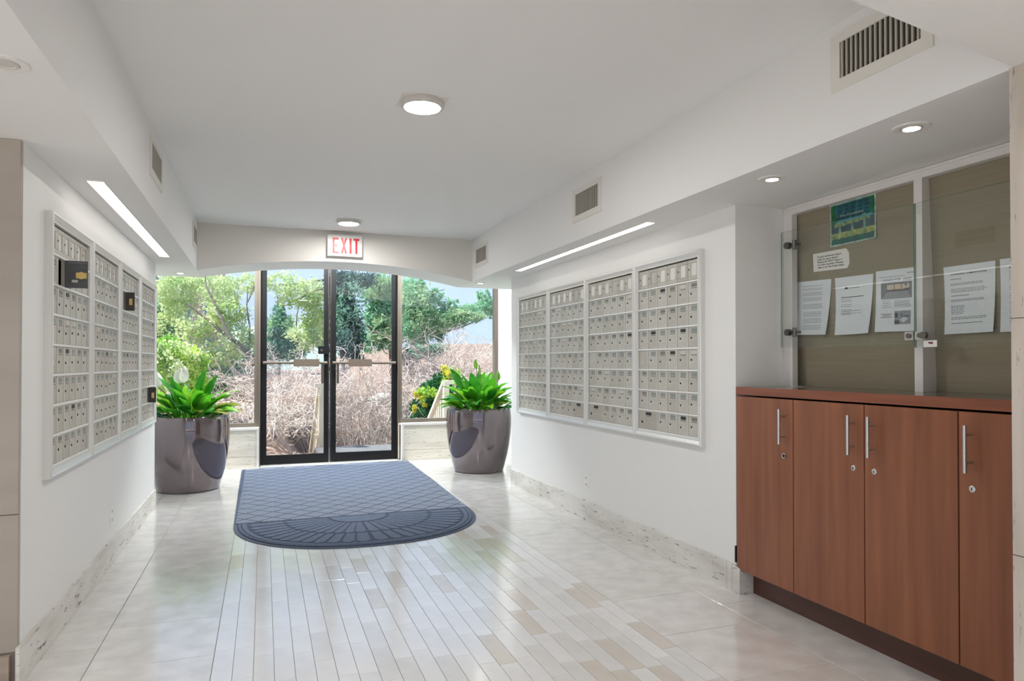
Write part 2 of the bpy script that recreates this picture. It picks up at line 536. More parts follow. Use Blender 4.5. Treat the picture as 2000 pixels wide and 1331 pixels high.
for c in range(NCOL):
    off = tr.uniform(0, SL)
    k = -20
    while True:
        y0 = off + k * SL
        k += 1
        if y0 > YF - .05:
            break
        if y0 < -4:
            continue
        x0 = SX0 + c * SW
        yc = y0 + SL / 2
        # strips the photograph shows: in front of the mat, inside the frame
        d = math.hypot((x0 + SW / 2 - 0.71) / 0.93, (yc - 5.45) / 0.9)
        lim = 1.95 + max(0, (1.66 - x0)) * 0.5
        if lim < yc < 5.7 and d > 0.97 and (yc < 5.45):
            r = tr.random()
            beige = 0.06 + 0.30 * max(0, min(1, (x0 - 0.75) / 0.9))
            idx = 2 if r < beige else (1 if r < beige + .3 else (3 if r > 0.8 else 0))
            link('floor_strip', smesh[idx], floor, (x0, y0, 0))
            cnt += 1
        else:
            slab(rest, x0 + g, x0 + SW - g, max(y0, -4) + g, min(y0 + SL, YF - .02) - g)
o = rest.build('floor_strips_beyond', M['strip0'], floor)
tag(o, None, None, None, 'stuff')
TP = 0.462
def tile(x0, x1, y0, y1):
    gt = .0016
    slab(MB(), x0 + gt, x1 - gt, y0 + gt, y1 - gt).build('floor_tile', M['tile%d' % tr.randrange(2)], floor)
rows_a = [3.09 + TP * k for k in range(-5, 12)]
rows_b = [3.33 + TP * k for k in range(-5, 12)]
for rows, cols in ((rows_a, [(SX1, SX1 + TP + .028), (SX0 - TP, SX0)]), (rows_b, [(SX1 + TP + .028, 2.45), (-0.86, SX0 - TP)])):
    for (x0, x1) in cols:
        for y in rows:
            y1 = min(y + TP, YF - .02)
            if y < YF - .1:
                tile(x0, x1, y, y1)
for y in rows_b:
    if y > 6.3 and y < YF - .1:
        tile(2.45, 2.91, y, min(y + TP, YF - .02))
        tile(-1.32, -0.86, y, min(y + TP, YF - .02))
        tile(-1.63, -1.32, y, min(y + TP, YF - .02))
far = MB()
for (x0, x1) in ((-0.86, SX0 - TP), (SX0 - TP, SX0), (SX1, SX1 + TP), (SX1 + TP, 2.45), (2.45, 2.91), (2.91, 3.4)):
    y = -6.0
    while y < 0.75:
        slab(far, x0 + g, x1 - g, y + g, min(y + TP, 0.78) - g)
        y += TP
x = -0.86 - TP
while x > -6:
    y = -6.0
    while y < 2.55:
        slab(far, x + g, x + TP - g, y + g, y + TP - g)
        y += TP
    x -= TP
tag(far.build('floor_tiles_lobby', M['tile0'], floor), None, None, None, 'stuff')

# baseboards of the corridor
def baseboard(name, x0, x1, ys, h, label):
    o = struct(name, MB().box(min(x0, x1) + .001, max(x0, x1) - .001, ys[0] + .001, ys[-1] - .001, 0, h - .002), M['trav'], label, 'baseboard')
    return o
bl = baseboard('baseboard_left', XL, XL + .008, [YL0, YL1], 0.15, 'travertine baseboard under the left mailboxes')
for y0, y1 in zip([YL0 - .05, 3.9, 5.15], [3.9, 5.15, YL1]):
    MB().box(XL, XL + .012, y0 + .0012, y1 - .0012, 0, .15).build('stone_piece', M['trav'], bl)
br = baseboard('baseboard_right', XR - .008, XR, [YR0, YR1], 0.15, 'travertine baseboard under the right mailboxes')
for y0, y1 in zip([YR0 + .02, 3.06, 4.0, 5.0, 5.65], [3.06, 4.0, 5.0, 5.65, YR1]):
    MB().box(XR - .012, XR, y0 + .0012, y1 - .0012, 0, .15).build('stone_piece', M['trav'], br)
MB().box(XR - .012, 2.42, 2.955, YR0 + .018, 0, .138).build('stone_return', M['trav'], br)

# ------------------------------------------------------------------ entrance: low walls, windows, doors
def low_wall(name, x0, x1, label, xedge):
    o = struct(name, MB().box(x0, x1, 8.462, YF + .12, 0, 0.435), M['trav_low'], label)
    n = 2
    w = (x1 - x0) / n
    for i in range(n):
        for z0, z1 in ((0, .13), (.133, .432)):
            MB().box(x0 + i * w + .001, x0 + (i + 1) * w - .001, 8.45, 8.462, z0, z1).build('stone_panel', M['trav_low'], o)
    MB().box(x0 - .004, x1 + .004, 8.44, YF - .05, 0.435, 0.462).build('sill', M['white_frame'], o)
    MB().box(xedge - .012, xedge + .012, 8.44, 8.47, 0, .437).build('edge_trim', M['white_frame'], o)
low_wall('wall_low_left', VL, -0.052, 'pale travertine low wall under the left window', -0.06)
low_wall('wall_low_right', 1.612, VR, 'pale travertine low wall under the right window', 1.618)

ZT = 2.75
def window(name, x0, x1, label):
    o = struct(name, MB().box(x0, x1, YF - .05, YF + .05, .462, .505).box(x0, x1, YF - .05, YF + .05, ZT - .06, ZT), M['bronze'], label, 'window')
    for (a, b) in ((x0, x0 + .045), (x1 - .045, x1)):
        MB().box(a, b, YF - .05, YF + .05, .505, ZT - .06).build('window_frame', M['bronze'], o)
    MB().box(x0 + .045, x1 - .045, YF - .004, YF + .004, .505, ZT - .06).build('pane', M['glass'], o)
window('window_1', VL, -0.058, 'large window left of the entrance doors')
window('window_2', 1.584, VR, 'large window right of the entrance doors')
DX0, DX1, DM = -0.036, 1.574, 0.752
o = struct('trim_1', MB().box(-.058, -.036, YF - .06, YF + .06, 0, ZT).box(1.574, 1.584, YF - .06, YF + .06, 0, ZT).box(-.036, 1.574, YF - .05, YF + .05, 2.60, ZT),
           M['bronze'], 'bronze frame around the double entrance doors', 'door frame')
struct('trim_2', MB().box(DX0, DX1, YF - .09, YF + .09, -0.0024, 0.008), M['frame_al'], 'pale metal threshold under the entrance doors', 'threshold')

def entrance_door(name, x0, x1, sl, srt, label, bar_pad, bracket):
    y0, y1 = YF - .022, YF + .022
    o = tag(link(name, None, None, (0, 0, 0)), label, 'door', None, 'structure')
    MB().box(x0, x0 + sl, y0, y1, .012, 2.595).build('stile', M['black'], o)
    MB().box(x1 - srt, x1, y0, y1, .012, 2.595).build('stile', M['black'], o)
    MB().box(x0 + sl, x1 - srt, y0, y1, .012, .118).build('bottom_rail', M['black'], o)
    MB().box(x0 + sl, x1 - srt, y0, y1, 2.50, 2.595).build('top_rail', M['black'], o)
    MB().box(x0 + sl, x1 - srt, YF - .003, YF + .003, .118, 2.50).build('pane', M['glass'], o)
    b = MB().tube([(x0 + .03, YF - .075, 1.212), (x1 - .03, YF - .075, 1.212)], .017, 10).build('push_bar', M['bar'], o, True)
    MB().box(bar_pad[0], bar_pad[1], YF - .10, YF - .05, 1.167, 1.256).build('push_pad', M['bar'], b)
    for xx in (x0 + .04, x1 - .04):
        MB().box(xx - .014, xx + .014, YF - .078, y0, 1.194, 1.230).build('bracket', M['bar'], b)
    xa, xb = bracket
    MB().box(xa, xb, YF - .03, YF + .03, .96, 1.20).build('pull_plate', M['darksteel'], o)
    return o
d1 = entrance_door('door_1', DX0, DM - .004, .070, .062, 'left leaf of the black glass double doors', (0.335, 0.625), (0.655, 0.685))
d2 = entrance_door('door_2', DM + .004, DX1, .072, .066, 'right leaf of the black glass double doors', (0.972, 1.248), (0.838, 0.862))
MB().box(0.617, 0.742, YF - .06, YF - .022, 1.318, 1.412).build('lock_box', M['black'], d1)
MB().tube([(0.655, YF - .062, 1.365), (0.655, YF - .058, 1.365)], .016, 12).build('lock_cylinder', M['darksteel'], d1, True)
for d, xx in ((d1, DM - .012), (d2, DM + .012)):
    MB().box(xx - .003, xx + .003, YF - .027, YF - .021, .02, 2.58).build('edge_strip', M['darksteel'], d)

# ------------------------------------------------------------------ mailboxes
W, HT = 0.738, 1.118
FRW = 0.040
IW = W - 2 * FRW
CP = IW / 6
RP = 0.1291
DIRH = 0.122
Z_DIR = HT - FRW - DIRH
Z_R0 = FRW + .004


def side_mb(side):
    mb = MB()
    prof = [(0.0005, 0.0), (0.0005, -.028), (.004, -.033), (.010, -.034), (.014, -.030), (.032, -.021), (.036, -.0235), (FRW, -.0225), (FRW, 0.0)]
    v, f = [], []
    for (d, y) in prof:
        p = [((d, y, d), (W - d, y, d)), ((W - d, y, d), (W - d, y, HT - d)), ((W - d, y, HT - d), (d, y, HT - d)), ((d, y, HT - d), (d, y, d))][side]
        v += list(p)
    n = len(prof)
    for i in range(n):
        j = (i + 1) % n
        f.append((2 * i, 2 * i + 1, 2 * j + 1, 2 * j))
    f += [tuple(range(0, 2 * n, 2)), tuple(range(1, 2 * n, 2))]
    return mb.add(v, f)


frame_meshes = [side_mb(i).mesh('frame_side', M['frame_al'], False) for i in range(4)]
house = MB()
hx0, hx1, hz0, hz1, hd = .034, W - .034, .034, HT - .034, .30
house.box(hx0, hx0 + .003, 0, hd, hz0, hz1).box(hx1 - .003, hx1, 0, hd, hz0, hz1).box(hx0, hx1, 0, hd, hz0, hz0 + .003)
house.box(hx0, hx1, 0, hd, hz1 - .003, hz1).box(hx0, hx1, hd - .003, hd, hz0, hz1)
house_mesh = house.mesh('housing', M['housing'])
rail_mesh = MB().cbox(FRW, W - FRW, -.0205, 0, -.0054, .0054, .002).mesh('rail', M['rail_al'])
div_mesh = MB().cbox(-.0026, .0026, -.0155, 0, Z_R0, Z_DIR - .005, .001).mesh('divider', M['divider'])
DW, DH = CP - .0052, RP - .011
_dm = {}


def door_mesh(w, mi):
    k = (round(w, 4), mi)
    if k not in _dm:
        _dm[k] = MB().cbox(0, w, -.0115, -.004, 0, DH, .002).mesh('mailbox_door', M['mdoor%d' % mi])
    return _dm[k]


_cm = {}


def card_mesh(ci, w=.052):
    if (ci, w) not in _cm:
        _cm[(ci, w)] = MB().cbox(-w / 2, w / 2, -.0128, -.0112, -.0095, .0095, .0006).mesh('card_window', M['card%d' % ci])
    return _cm[(ci, w)]


lip_mesh = MB().cbox(-.026, .026, -.0138, -.0112, -.0016, .0016, .0005).mesh('card_lip', M['darksteel'])
lock_mesh = MB().tube([(0, -.0138, 0), (0, -.0110, 0)], .0058, 8).mesh('lock', M['slot'])
biglock_mesh = MB().tube([(0, -.0142, 0), (0, -.0110, 0)], .0085, 8).mesh('lock', M['slot'])
dm = MB()
dw = CP - .003
dm.cbox(0, dw, -.011, -.004, 0, .022, .0015).cbox(0, dw, -.011, -.004, DIRH - .026, DIRH - .006, .0015)
dm.cbox(0, .026, -.011, -.004, .022, DIRH - .026, .0015).cbox(dw - .024, dw, -.011, -.004, .022, DIRH - .026, .0015)
dir_mesh = [dm.mesh('directory_door', M['mdoor%d' % i]) for i in (1, 2)]
pane_mesh = [MB().box(.025, dw - .023, -.0062, -.0045, .021, DIRH - .025).mesh('name_card', M[k]) for k in ('dircard', 'dircard2')]


def mailbox_unit(loc, rotz, label, group, seed, special):
    """special maps (row from the top 0..6, column 0..5) to: 'gap', 'black', 'white', 'blank', ('wide', columns), 'none', 'open_small', 'open_big'"""
    r = random.Random(seed)
    t = thing('mailbox_unit', label, 'mailboxes', loc, rotz, group)
    for i in range(4):
        link('frame_side', frame_meshes[i], t)
    link('housing', house_mesh, t)
    for k in range(8):
        link('rail', rail_mesh, t, (0, 0, Z_R0 + k * RP))
    for c in range(1, 6):
        link('divider', div_mesh, t, (FRW + c * CP, 0, 0))
    for c in range(6):
        d = link('directory_door', dir_mesh[0 if r.random() < .6 else 1], t, (FRW + c * CP + .0015, 0, Z_DIR))
        link('name_card', pane_mesh[0 if r.random() < .75 else 1], d)
        link('lock', lock_mesh, d, (.010, .0012, DIRH * .5)).scale = (.7, 1, .8)
    for row in range(7):
        z = Z_R0 + (6 - row) * RP + .0055
        c = 0
        while c < 6:
            sp = special.get((row, c))
            x = FRW + c * CP + .0026
            n = 1
            if sp == 'none':
                c += 1
                continue
            if isinstance(sp, tuple) and sp[0] == 'wide':
                n = sp[1]
            w = DW + (n - 1) * CP
            mi = (0 if r.random() < .55 else 1) if n == 1 else 2
            if sp == 'gap':
                c += 1
                continue
            pop = -.004 if n > 1 and int(n) != n else (-.006 if sp == 'pop' or n > 1 else 0)
            if n > 1:
                pop = -.0062
            if sp in ('open_big', 'open_small'):
                if sp == 'open_big':
                    ww, hh = .088, DH + .004
                    d = link('open_mailbox_door', MB().box(0, ww, -.007, 0, 0, hh).mesh('open_mailbox_door', M['dooinner']), t, (x + 0.95 * CP, -.0168, z - .002), math.radians(-86))
                    d['label'] = 'open mailbox door showing its dark inside'
                    ML = MB().tube([(ww * .72, -.016, hh * .46), (ww * .72, -.007, hh * .46)], .017, 10)
                    ML.box(ww * .72 - .021, ww * .72 + .021, -.013, -.007, hh * .46 - .013, hh * .46 + .013)
                    bl_ = ML.build('brass_lock', M['brass'], d)
                    MB().box(ww * .3, ww * .56, -.0082, -.007, hh * .2, hh * .3).build('sticker', M['card1'], d)
                    MB().box(.004, ww - .004, -.0085, -.007, hh - .012, hh - .006).box(.004, .010, -.0085, -.007, .006, hh - .012).build('pressed_rib', M['darksteel'], d)
                    c += 2
                    continue
                else:
                    ww = .052
                    d = link('open_mailbox_door', MB().box(0, ww, -.006, 0, 0, DH).mesh('open_mailbox_door', M['housing']), t, (x + DW * .55, -.0168, z), math.radians(-80))
                    d['label'] = 'small open mailbox door showing its dark inside'
                    MB().box(ww * .4, ww * .75, -.014, -.006, DH * .3, DH * .65).build('brass_lock', M['brass'], d)
                    c += 1
                    continue
            d = link('mailbox_door', door_mesh(w, mi), t, (x, pop, z))
            big = n > 1
            if sp == 'blank':
                MB().tube([(w / 2, -.0138, DH * .4), (w / 2, -.011, DH * .4)], .010, 10).build('lock', M['card1'], d)
            else:
                if sp == 'black' or big:
                    ci = 2
                elif sp == 'white':
                    ci = 1
                else:
                    q = r.random()
                    ci = 0 if q < .62 else (3 if q < .93 else 1)
                cx = w * .56
                cd_ = link('card_window', card_mesh(ci, .068 if big else .052), d, (cx, 0, DH - .018))
                link('card_lip', lip_mesh, d, (cx, 0, DH - .034))
                link('lock', biglock_mesh if big else lock_mesh, d, (w * (.2 if big else .30), 0, DH * (.42 + r.uniform(-.05, .07))))
            c += n
    return t


PI2 = math.pi / 2
right_lab = ['rightmost', '', '', '']
RS = [
    {(3, 0): 'blank'},
    {(3, 0): 'blank', (1, 3): 'white', (6, 4): ('wide', 2)},
    {(2, 5): 'black', (3, 0): 'blank', (4, 2): 'white', (6, 0): ('wide', 2)},
    {(0, 2): 'black', (2, 4): ('wide', 1), (2, 1): 'black', (3, 0): 'blank', (3, 3): 'black', (3, 4): 'white', (3, 5): 'white', (6, 0): 'gap', (6, 4): 'black'},
]
RS[3][(6, 0)] = ('wide', 2)
RS[3][(2, 4)] = 'black'
RL = ['silver mailbox unit on the right wall, farthest, next to the right planter',
      'silver mailbox unit on the right wall, second from the entrance, wide door at bottom right',
      'silver mailbox unit on the right wall, third from the entrance, wide door at bottom left',
      'silver mailbox unit on the right wall, nearest the wood cabinets']
for i in range(4):
    y0 = MYR[i]
    o = mailbox_unit((XR, y0, MZ0R), -PI2, RL[i], 'mailbox units on the right wall', 10 + i, RS[i])
    o.scale = ((MYR[i] - MYR[i + 1]) / W, 1, (MZ1R - MZ0R) / HT)
LS = [
    {(0, 1): 'open_big', (3, 0): 'blank', (5, 3): 'black', (1, 2): 'black', (3, 2): 'black', (2, 2): 'white'},
    {(3, 0): 'blank', (3, 3): 'black', (1, 0): 'white', (0, 3): 'white'},
    {(0, 1): 'open_small', (4, 0): 'gap', (6, 0): 'gap', (3, 0): 'blank', (3, 2): 'black'},
    {(5, 3): 'open_small', (3, 0): 'white', (1, 5): 'black'},
]
LL = ['silver mailbox unit on the left wall, nearest, with a big door standing open',
      'silver mailbox unit on the left wall, second from the near end, all doors shut',
      'silver mailbox unit on the left wall, third from the near end, two doors missing',
      'silver mailbox unit on the left wall, farthest, beside the left planter']
for i in range(4):
    o = mailbox_unit((XL, MYL[i], MZ0L), PI2, LL[i], 'mailbox units on the left wall', 30 + i, LS[i])
    o.scale = ((MYL[i + 1] - MYL[i]) / W, 1, (MZ1L - MZ0L) / HT)

# ------------------------------------------------------------------ cabinets, counter
CX = 2.33
CY = [2.985, 2.575, 2.171, 1.763, 1.352]


def cabinet(y_hi, y_lo, doors, label):
    """doors: list of (y_hi, y_lo, handle_y, lock_y)"""
    t = thing('cabinet', label, 'cabinet', (0, 0, 0), 0, 'wood cabinets in the alcove')
    t.location = (CX, y_hi, 0)
    B = lambda x0, x1, y0, y1, z0, z1: MB().box(x0 - CX, x1 - CX, y0 - y_hi, y1 - y_hi, z0, z1)
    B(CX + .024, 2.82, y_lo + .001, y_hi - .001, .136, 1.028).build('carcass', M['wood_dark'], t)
    for (a, b, hy, ly, lm) in doors:
        mb = MB()
        # door leaf, front towards the corridor, chamfered
        vs = MB().cbox(0, a - b - .005, -.0, .020, .128, 1.031, .0015)
        mb.add([(p[1], -(p[0]) + (a - .0025) - y_hi, p[2]) for p in vs.v], vs.f)
        d = mb.build('cabinet_door', M['wood'], t)
        h = MB().tube([(2.295 - CX, hy - y_hi, .819), (2.295 - CX, hy - y_hi, .985)], .0065, 12).build('handle', M['chrome'], d, True)
        for z in (.854, .952):
            MB().tube([(2.295 - CX, hy - y_hi, z), (.0005, hy - y_hi, z)], .0045, 8).build('handle_post', M['chrome'], h, True)
        lo = MB().lathe([(0.0, .0045), (.009, .004), (.012, .002), (.012, -.001)], 16)
        lm_ = MB().add([(-p[2], ly - y_hi + p[0], .762 + p[1]) for p in lo.v], lo.f)
        k = lm_.build('lock', M['chrome'] if lm else M['slot'], d, True)
        if lm:
            MB().box(-.0052, -.004, ly - y_hi - .0015, ly - y_hi + .0015, .757, .767).build('keyhole', M['slot'], k)
        else:
            ring = MB().tube([(-.004, ly - y_hi + .011 * math.cos(q * PI2 / 4), .762 + .011 * math.sin(q * PI2 / 4)) for q in range(17)], .002, 6, False)
            ring.build('lock_ring', M['chrome'], k)
    return t


c1 = cabinet(CY[0], CY[1], [(CY[0], CY[1], 2.629, 2.632, False)], 'narrow reddish wood cabinet by the wall corner, empty lock hole')
c2 = cabinet(CY[1], CY[3], [(CY[1], CY[2], 2.222, 2.225, True), (CY[2], CY[3], 2.121, 2.120, True)], 'reddish wood two-door cabinet in the middle, handles side by side')
c3 = cabinet(CY[3], CY[4], [(CY[3], CY[4], 1.712, 1.711, True)], 'reddish wood cabinet cut by the pillar at the right edge')
MB().box(-.004, .012, .0028, .010, .16, .245).build('corner_bracket', M['slot'], c1)
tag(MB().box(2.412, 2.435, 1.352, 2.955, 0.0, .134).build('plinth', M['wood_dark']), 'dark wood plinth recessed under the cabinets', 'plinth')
ct = thing('worktop', 'long worktop with reddish wood edge and dark top over the cabinets', 'worktop', (CX, 2.985, 1.04))
MB().box(.006, .50, -1.633, -.002, 0.0, .0395).build('top', M['counter'], ct)
MB().box(-.002, .006, -1.633, 0, -.0005, .0395).build('edge_band', M['wood_edge'], ct)
gm = MB().lathe([(.060, 0), (.064, .004), (.072, .004), (.076, 0)], 32)
gr = gm.build('grommet_ring', M['chrome'], None, True, (2.645, 2.890, 1.0797))
tag(gr, 'round steel waste ring set in the worktop', 'ring')
MB().lathe([(0.0, .0006), (.060, .0006)], 32).build('opening', M['slot'], gr)

# ------------------------------------------------------------------ notice case above the counter
XBt, XBb, ZBt, ZBb = 2.691, 2.731, 2.007, 1.085
def xboard(z):
    return XBt + (XBb - XBt) * (z - ZBt) / (ZBb - ZBt)
nc = thing('notice_case', 'built-in notice case with white frame and olive linen back', 'notice case', (2.65, 2.2, 1.0796))
def N(mb, name, m, parent=None, smooth=False):
    o = MB().add([(p[0] - 2.65, p[1] - 2.2, p[2] - 1.0796) for p in mb.v], mb.f).build(name, m, parent or nc, smooth)
    return o
zt, zb = 2.038, 1.0798
bd = N(MB().add([(xboard(zb), 1.345, zb), (xboard(zb), 2.993, zb), (xboard(zt), 2.993, zt), (xboard(zt), 1.345, zt),
                 (2.80, 1.345, zb), (2.80, 2.993, zb), (2.80, 2.993, zt), (2.80, 1.345, zt)],
                [(0, 1, 2, 3), (4, 7, 6, 5), (0, 4, 5, 1), (3, 2, 6, 7), (0, 3, 7, 4), (1, 5, 6, 2)]), 'back_board', M['board'])
N(MB().box(2.65, 2.685, 2.93, 2.993, zb, zt - .04), 'frame_post', M['white_frame'])
N(MB().box(2.65, 2.729, 2.160, 2.200, zb, zt - .04), 'frame_post', M['white_frame'])
N(MB().box(2.65, 2.69, 1.345, 2.993, zt - .04, zt - .012).box(2.644, 2.69, 1.345, 2.993, zt - .012, zt), 'frame_head', M['white_frame'])
def case_door(y_hi, y_lo, z0, z1, z0b, z1b):
    x0, x1 = 2.615, 2.621
    mb = MB().add([(x0, y_hi, z0), (x0, y_lo, z0b), (x0, y_lo, z1b), (x0, y_hi, z1), (x1, y_hi, z0), (x1, y_lo, z0b), (x1, y_lo, z1b), (x1, y_hi, z1)],
                  [(0, 3, 2, 1), (4, 5, 6, 7)])
    d = N(mb, 'glass_door', M['caseglass'])
    e = MB().add(mb.v, [(0, 1, 5, 4), (2, 3, 7, 6), (1, 2, 6, 5), (0, 4, 7, 3)])
    N(e, 'pane_edge', M['glassedge'], d)
    return d
g1 = case_door(2.972, 2.172, 1.288, 1.905, 1.270, 1.886)
g2 = case_door(2.166, 1.37, 1.268, 1.886, 1.262, 1.884)
for z in (1.828, 1.366):
    h = N(MB().tube([(2.606, 2.925, z), (2.630, 2.925, z)], .018, 14), 'hinge', M['darksteel'], g1, True)
    N(MB().tube([(2.628, 2.925, z), (2.628, 2.880, z)], .009, 10), 'hinge_arm', M['darksteel'], g1, True)
    N(MB().tube([(2.628, 2.888, z - .024), (2.628, 2.888, z + .024)], .011, 10), 'hinge_barrel', M['darksteel'], g1, True)
    N(MB().box(2.626, 2.652, 2.868, 2.935, z - .007, z + .007), 'hinge_foot', M['darksteel'], g1)
for (d, a, b) in ((g1, 2.215, 2.173), (g2, 2.165, 2.116)):
    N(MB().box(2.610, 2.614, b, a, 1.302, 1.338), 'lock_plate', M['chrome'], d)
    N(MB().tube([(2.604, (a + b) / 2, 1.320), (2.612, (a + b) / 2, 1.320)], .011, 12), 'lock_screw', M['darksteel'], d, True)
N(MB().tube([(2.596, 2.118, 1.320), (2.612, 2.118, 1.320)], .016, 8), 'lock_knob', M['darksteel'], g2, True)
st = N(MB().box(2.6135, 2.6147, 2.066, 2.128, 1.270, 1.298), 'sticker', M['plate'], g2)
N(MB().box(2.6125, 2.6135, 2.096, 2.104, 1.285, 1.291), 'sticker_blue', M['ink_dark'], g2)
N(MB().box(2.6125, 2.6135, 2.084, 2.096, 1.283, 1.291), 'sticker_red', M['ink_red'], g2)


class Sheet:
    """a sheet pinned to the tilted board, given its corners (y, z): top left, top right, bottom right, bottom left"""

    def __init__(self, name, corners, m, label, cat, lift=0.004, clip=None):
        self.c = corners
        self.lift = lift
        o = corners[3]
        self.o = Vector((xboard(o[1]), o[0], o[1]))
        self.obj = tag(link(name, None, None, self.o), label, cat, 'papers in the notice case')
        n, k = 10, 10
        mb = MB()
        if clip:
            pts = clip
            mb.add([self.p(s, t, 0) - self.o for s, t in pts] + [self.p(s, t, -.0006) - self.o for s, t in pts],
                   [tuple(range(len(pts)))] + [tuple(range(len(pts), 2 * len(pts)))[::-1]] +
                   [(i, (i + 1) % len(pts), len(pts) + (i + 1) % len(pts), len(pts) + i) for i in range(len(pts))])
        else:
            v, f = [], []
            for off in (0, -.0006):
                for i in range(n + 1):
                    for j in range(k + 1):
                        v.append(self.p(i / n, j / k, off) - self.o)
            q = (n + 1) * (k + 1)
            for i in range(n):
                for j in range(k):
                    a = i * (k + 1) + j
                    f.append((a, a + 1, a + k + 2, a + k + 1))
                    f.append((q + a, q + a + k + 1, q + a + k + 2, q + a + 1))
            mb.add(v, f)
        mb.build('sheet', m, self.obj, True)

    def p(self, s, t, off):
        tl, tr_, br_, bl_ = [Vector(c) for c in self.c]
        q = (bl_ * (1 - s) + br_ * s) * (1 - t) + (tl * (1 - s) + tr_ * s) * t
        curl = self.lift * ((1 - t) ** 2) * (1 + 1.2 * abs(2 * s - 1) ** 2)
        return Vector((xboard(q[1]) - .0012 - curl - off, q[0], q[1]))

    def size(self):
        return (Vector(self.c[1]) - Vector(self.c[0])).length, (Vector(self.c[0]) - Vector(self.c[3])).length

    def poly(self, mb, pts, off=.0006):
        mb.add([self.p(s, t, off) - self.o for s, t in pts], [tuple(range(len(pts)))])

    def bars(self, name, rows, m, off=.0006):
        mb = MB()
        for (s0, s1, t, h) in rows:
            n = 4
            for i in range(n):
                a = s0 + (s1 - s0) * i / n
                b = s0 + (s1 - s0) * (i + 1) / n
                self.poly(mb, [(a, t), (b, t), (b, t + h), (a, t + h)], off)
        return mb.build(name, m, self.obj)

    def text(self, name, s, s0, s1, t, h, m, bold=0.0, off=.0008):
        v, f = text_mesh(s, 1.0, bold)
        xs = [p[0] for p in v]
        x0, x1 = min(xs), max(xs)
        out = [self.p(s0 + (x - x0) / (x1 - x0) * (s1 - s0), t + y * h, off) - self.o for x, y, z in v]
        return MB().add(out, f).build(name, m, self.obj)


def para(r, s0, s1, t0, t1, n, h=.008, gaps=()):
    out = []
    for i in range(n):
        if i in gaps:
            continue
        t = t0 + (t1 - t0) * i / max(1, n - 1)
        # break a row into words
        s = s0
        end_ = s1 - r.uniform(0, .12) * (s1 - s0)
        while s < end_:
            w = r.uniform(.03, .09)
            out.append((s, min(s + w, end_), t, h))
            s += w + .012
    return out


pr = random.Random(5)
s1 = Sheet('letter', [(2.959, 1.640), (2.717, 1.631), (2.745, 1.349), (2.947, 1.355)], M['paper'], 'white letter of dense small print, leftmost sheet in the notice case', 'letter', .012)
s1.bars('print', para(pr, .18, .82, .90, .10, 34, .007, (1, 4, 8, 12, 13, 18, 19, 24, 29)), M['ink'])
s2 = Sheet('letter', [(2.694, 1.631), (2.463, 1.626), (2.482, 1.346), (2.684, 1.344)], M['paper'], 'white letter with a small letterhead, second sheet in the notice case', 'letter', .012)
lg = MB()
s2.poly(lg, [(.24, .79), (.36, .79), (.33, .815), (.30, .83), (.27, .81)])
lg.build('logo', M['ink_dark'], s2.obj)
s2.bars('letterhead', [(.37, .66, .797, .008)], M['ink'])
s2.bars('heading', [(.15, .77, .64, .012)], M['ink_dark'])
s2.bars('print', para(pr, .15, .45, .60, .34, 10, .007, (2, 5)) + para(pr, .15, .75, .40, .36, 2, .007), M['ink'])
s3 = Sheet('flyer', [(2.448, 1.634), (2.232, 1.628), (2.236, 1.345), (2.452, 1.350)], M['paper'], 'condo flyer with two photographs beside the middle post', 'flyer', .008)
s3.text('title', 'CONDO FOR', .17, .62, .815, .052, M['ink_dark'], .004)
s3.text('price', '$2700', .78, .93, .918, .024, M['ink_dark'], .01)
s3.bars('subtitle', [(.08, .70, .885, .006), (.68, .88, .835, .01), (.66, .86, .815, .01)], M['ink'])
PHO = {'sky': srgb(206, 190, 168), 'wall': srgb(120, 124, 130), 'dark': srgb(78, 82, 88), 'mid': srgb(146, 150, 156), 'lt': srgb(206, 208, 212), 'hill': srgb(96, 90, 88)}
for k, c in PHO.items():
    M['pho_' + k] = mat('printed_' + k, c, 0.6)
def pic(sh, name, base, parts):
    mb = MB()
    n = 6
    s0, s1_, t0, t1 = base[1]
    for i in range(n):
        a = s0 + (s1_ - s0) * i / n
        b = s0 + (s1_ - s0) * (i + 1) / n
        sh.poly(mb, [(a, t0), (b, t0), (b, t1), (a, t1)], .0007)
    o = mb.build(name, M[base[0]], sh.obj)
    for (nm, mk, pts, of) in parts:
        m2 = MB()
        sh.poly(m2, [(s0 + p * (s1_ - s0), t0 + q * (t1 - t0)) for p, q in pts], .0007 + of)
        m2.build(nm, M[mk], o)
R4 = lambda a, b, c, d: [(a, c), (b, c), (b, d), (a, d)]
pic(s3, 'room_photo', ('pho_wall', (.13, .88, .53, .79)), [
    ('printed_window', 'pho_sky', R4(.20, .92, .48, .88), .0002), ('printed_hill', 'pho_hill', [(.20, .48), (.92, .48), (.92, .62), (.7, .58), (.5, .60), (.3, .56), (.20, .58)], .0004),
    ('printed_mullion', 'pho_dark', R4(.43, .45, .48, .88), .0005), ('printed_mullion', 'pho_dark', R4(.66, .68, .48, .88), .0005),
    ('printed_table', 'pho_mid', [(.0, .0), (1, .0), (.85, .42), (.2, .42)], .0003), ('printed_chair', 'pho_dark', R4(.3, .46, .06, .22), .0005), ('printed_chair', 'pho_dark', R4(.56, .72, .06, .22), .0005),
    ('printed_lamp', 'pho_dark', R4(.78, .84, .76, .86), .0005)])
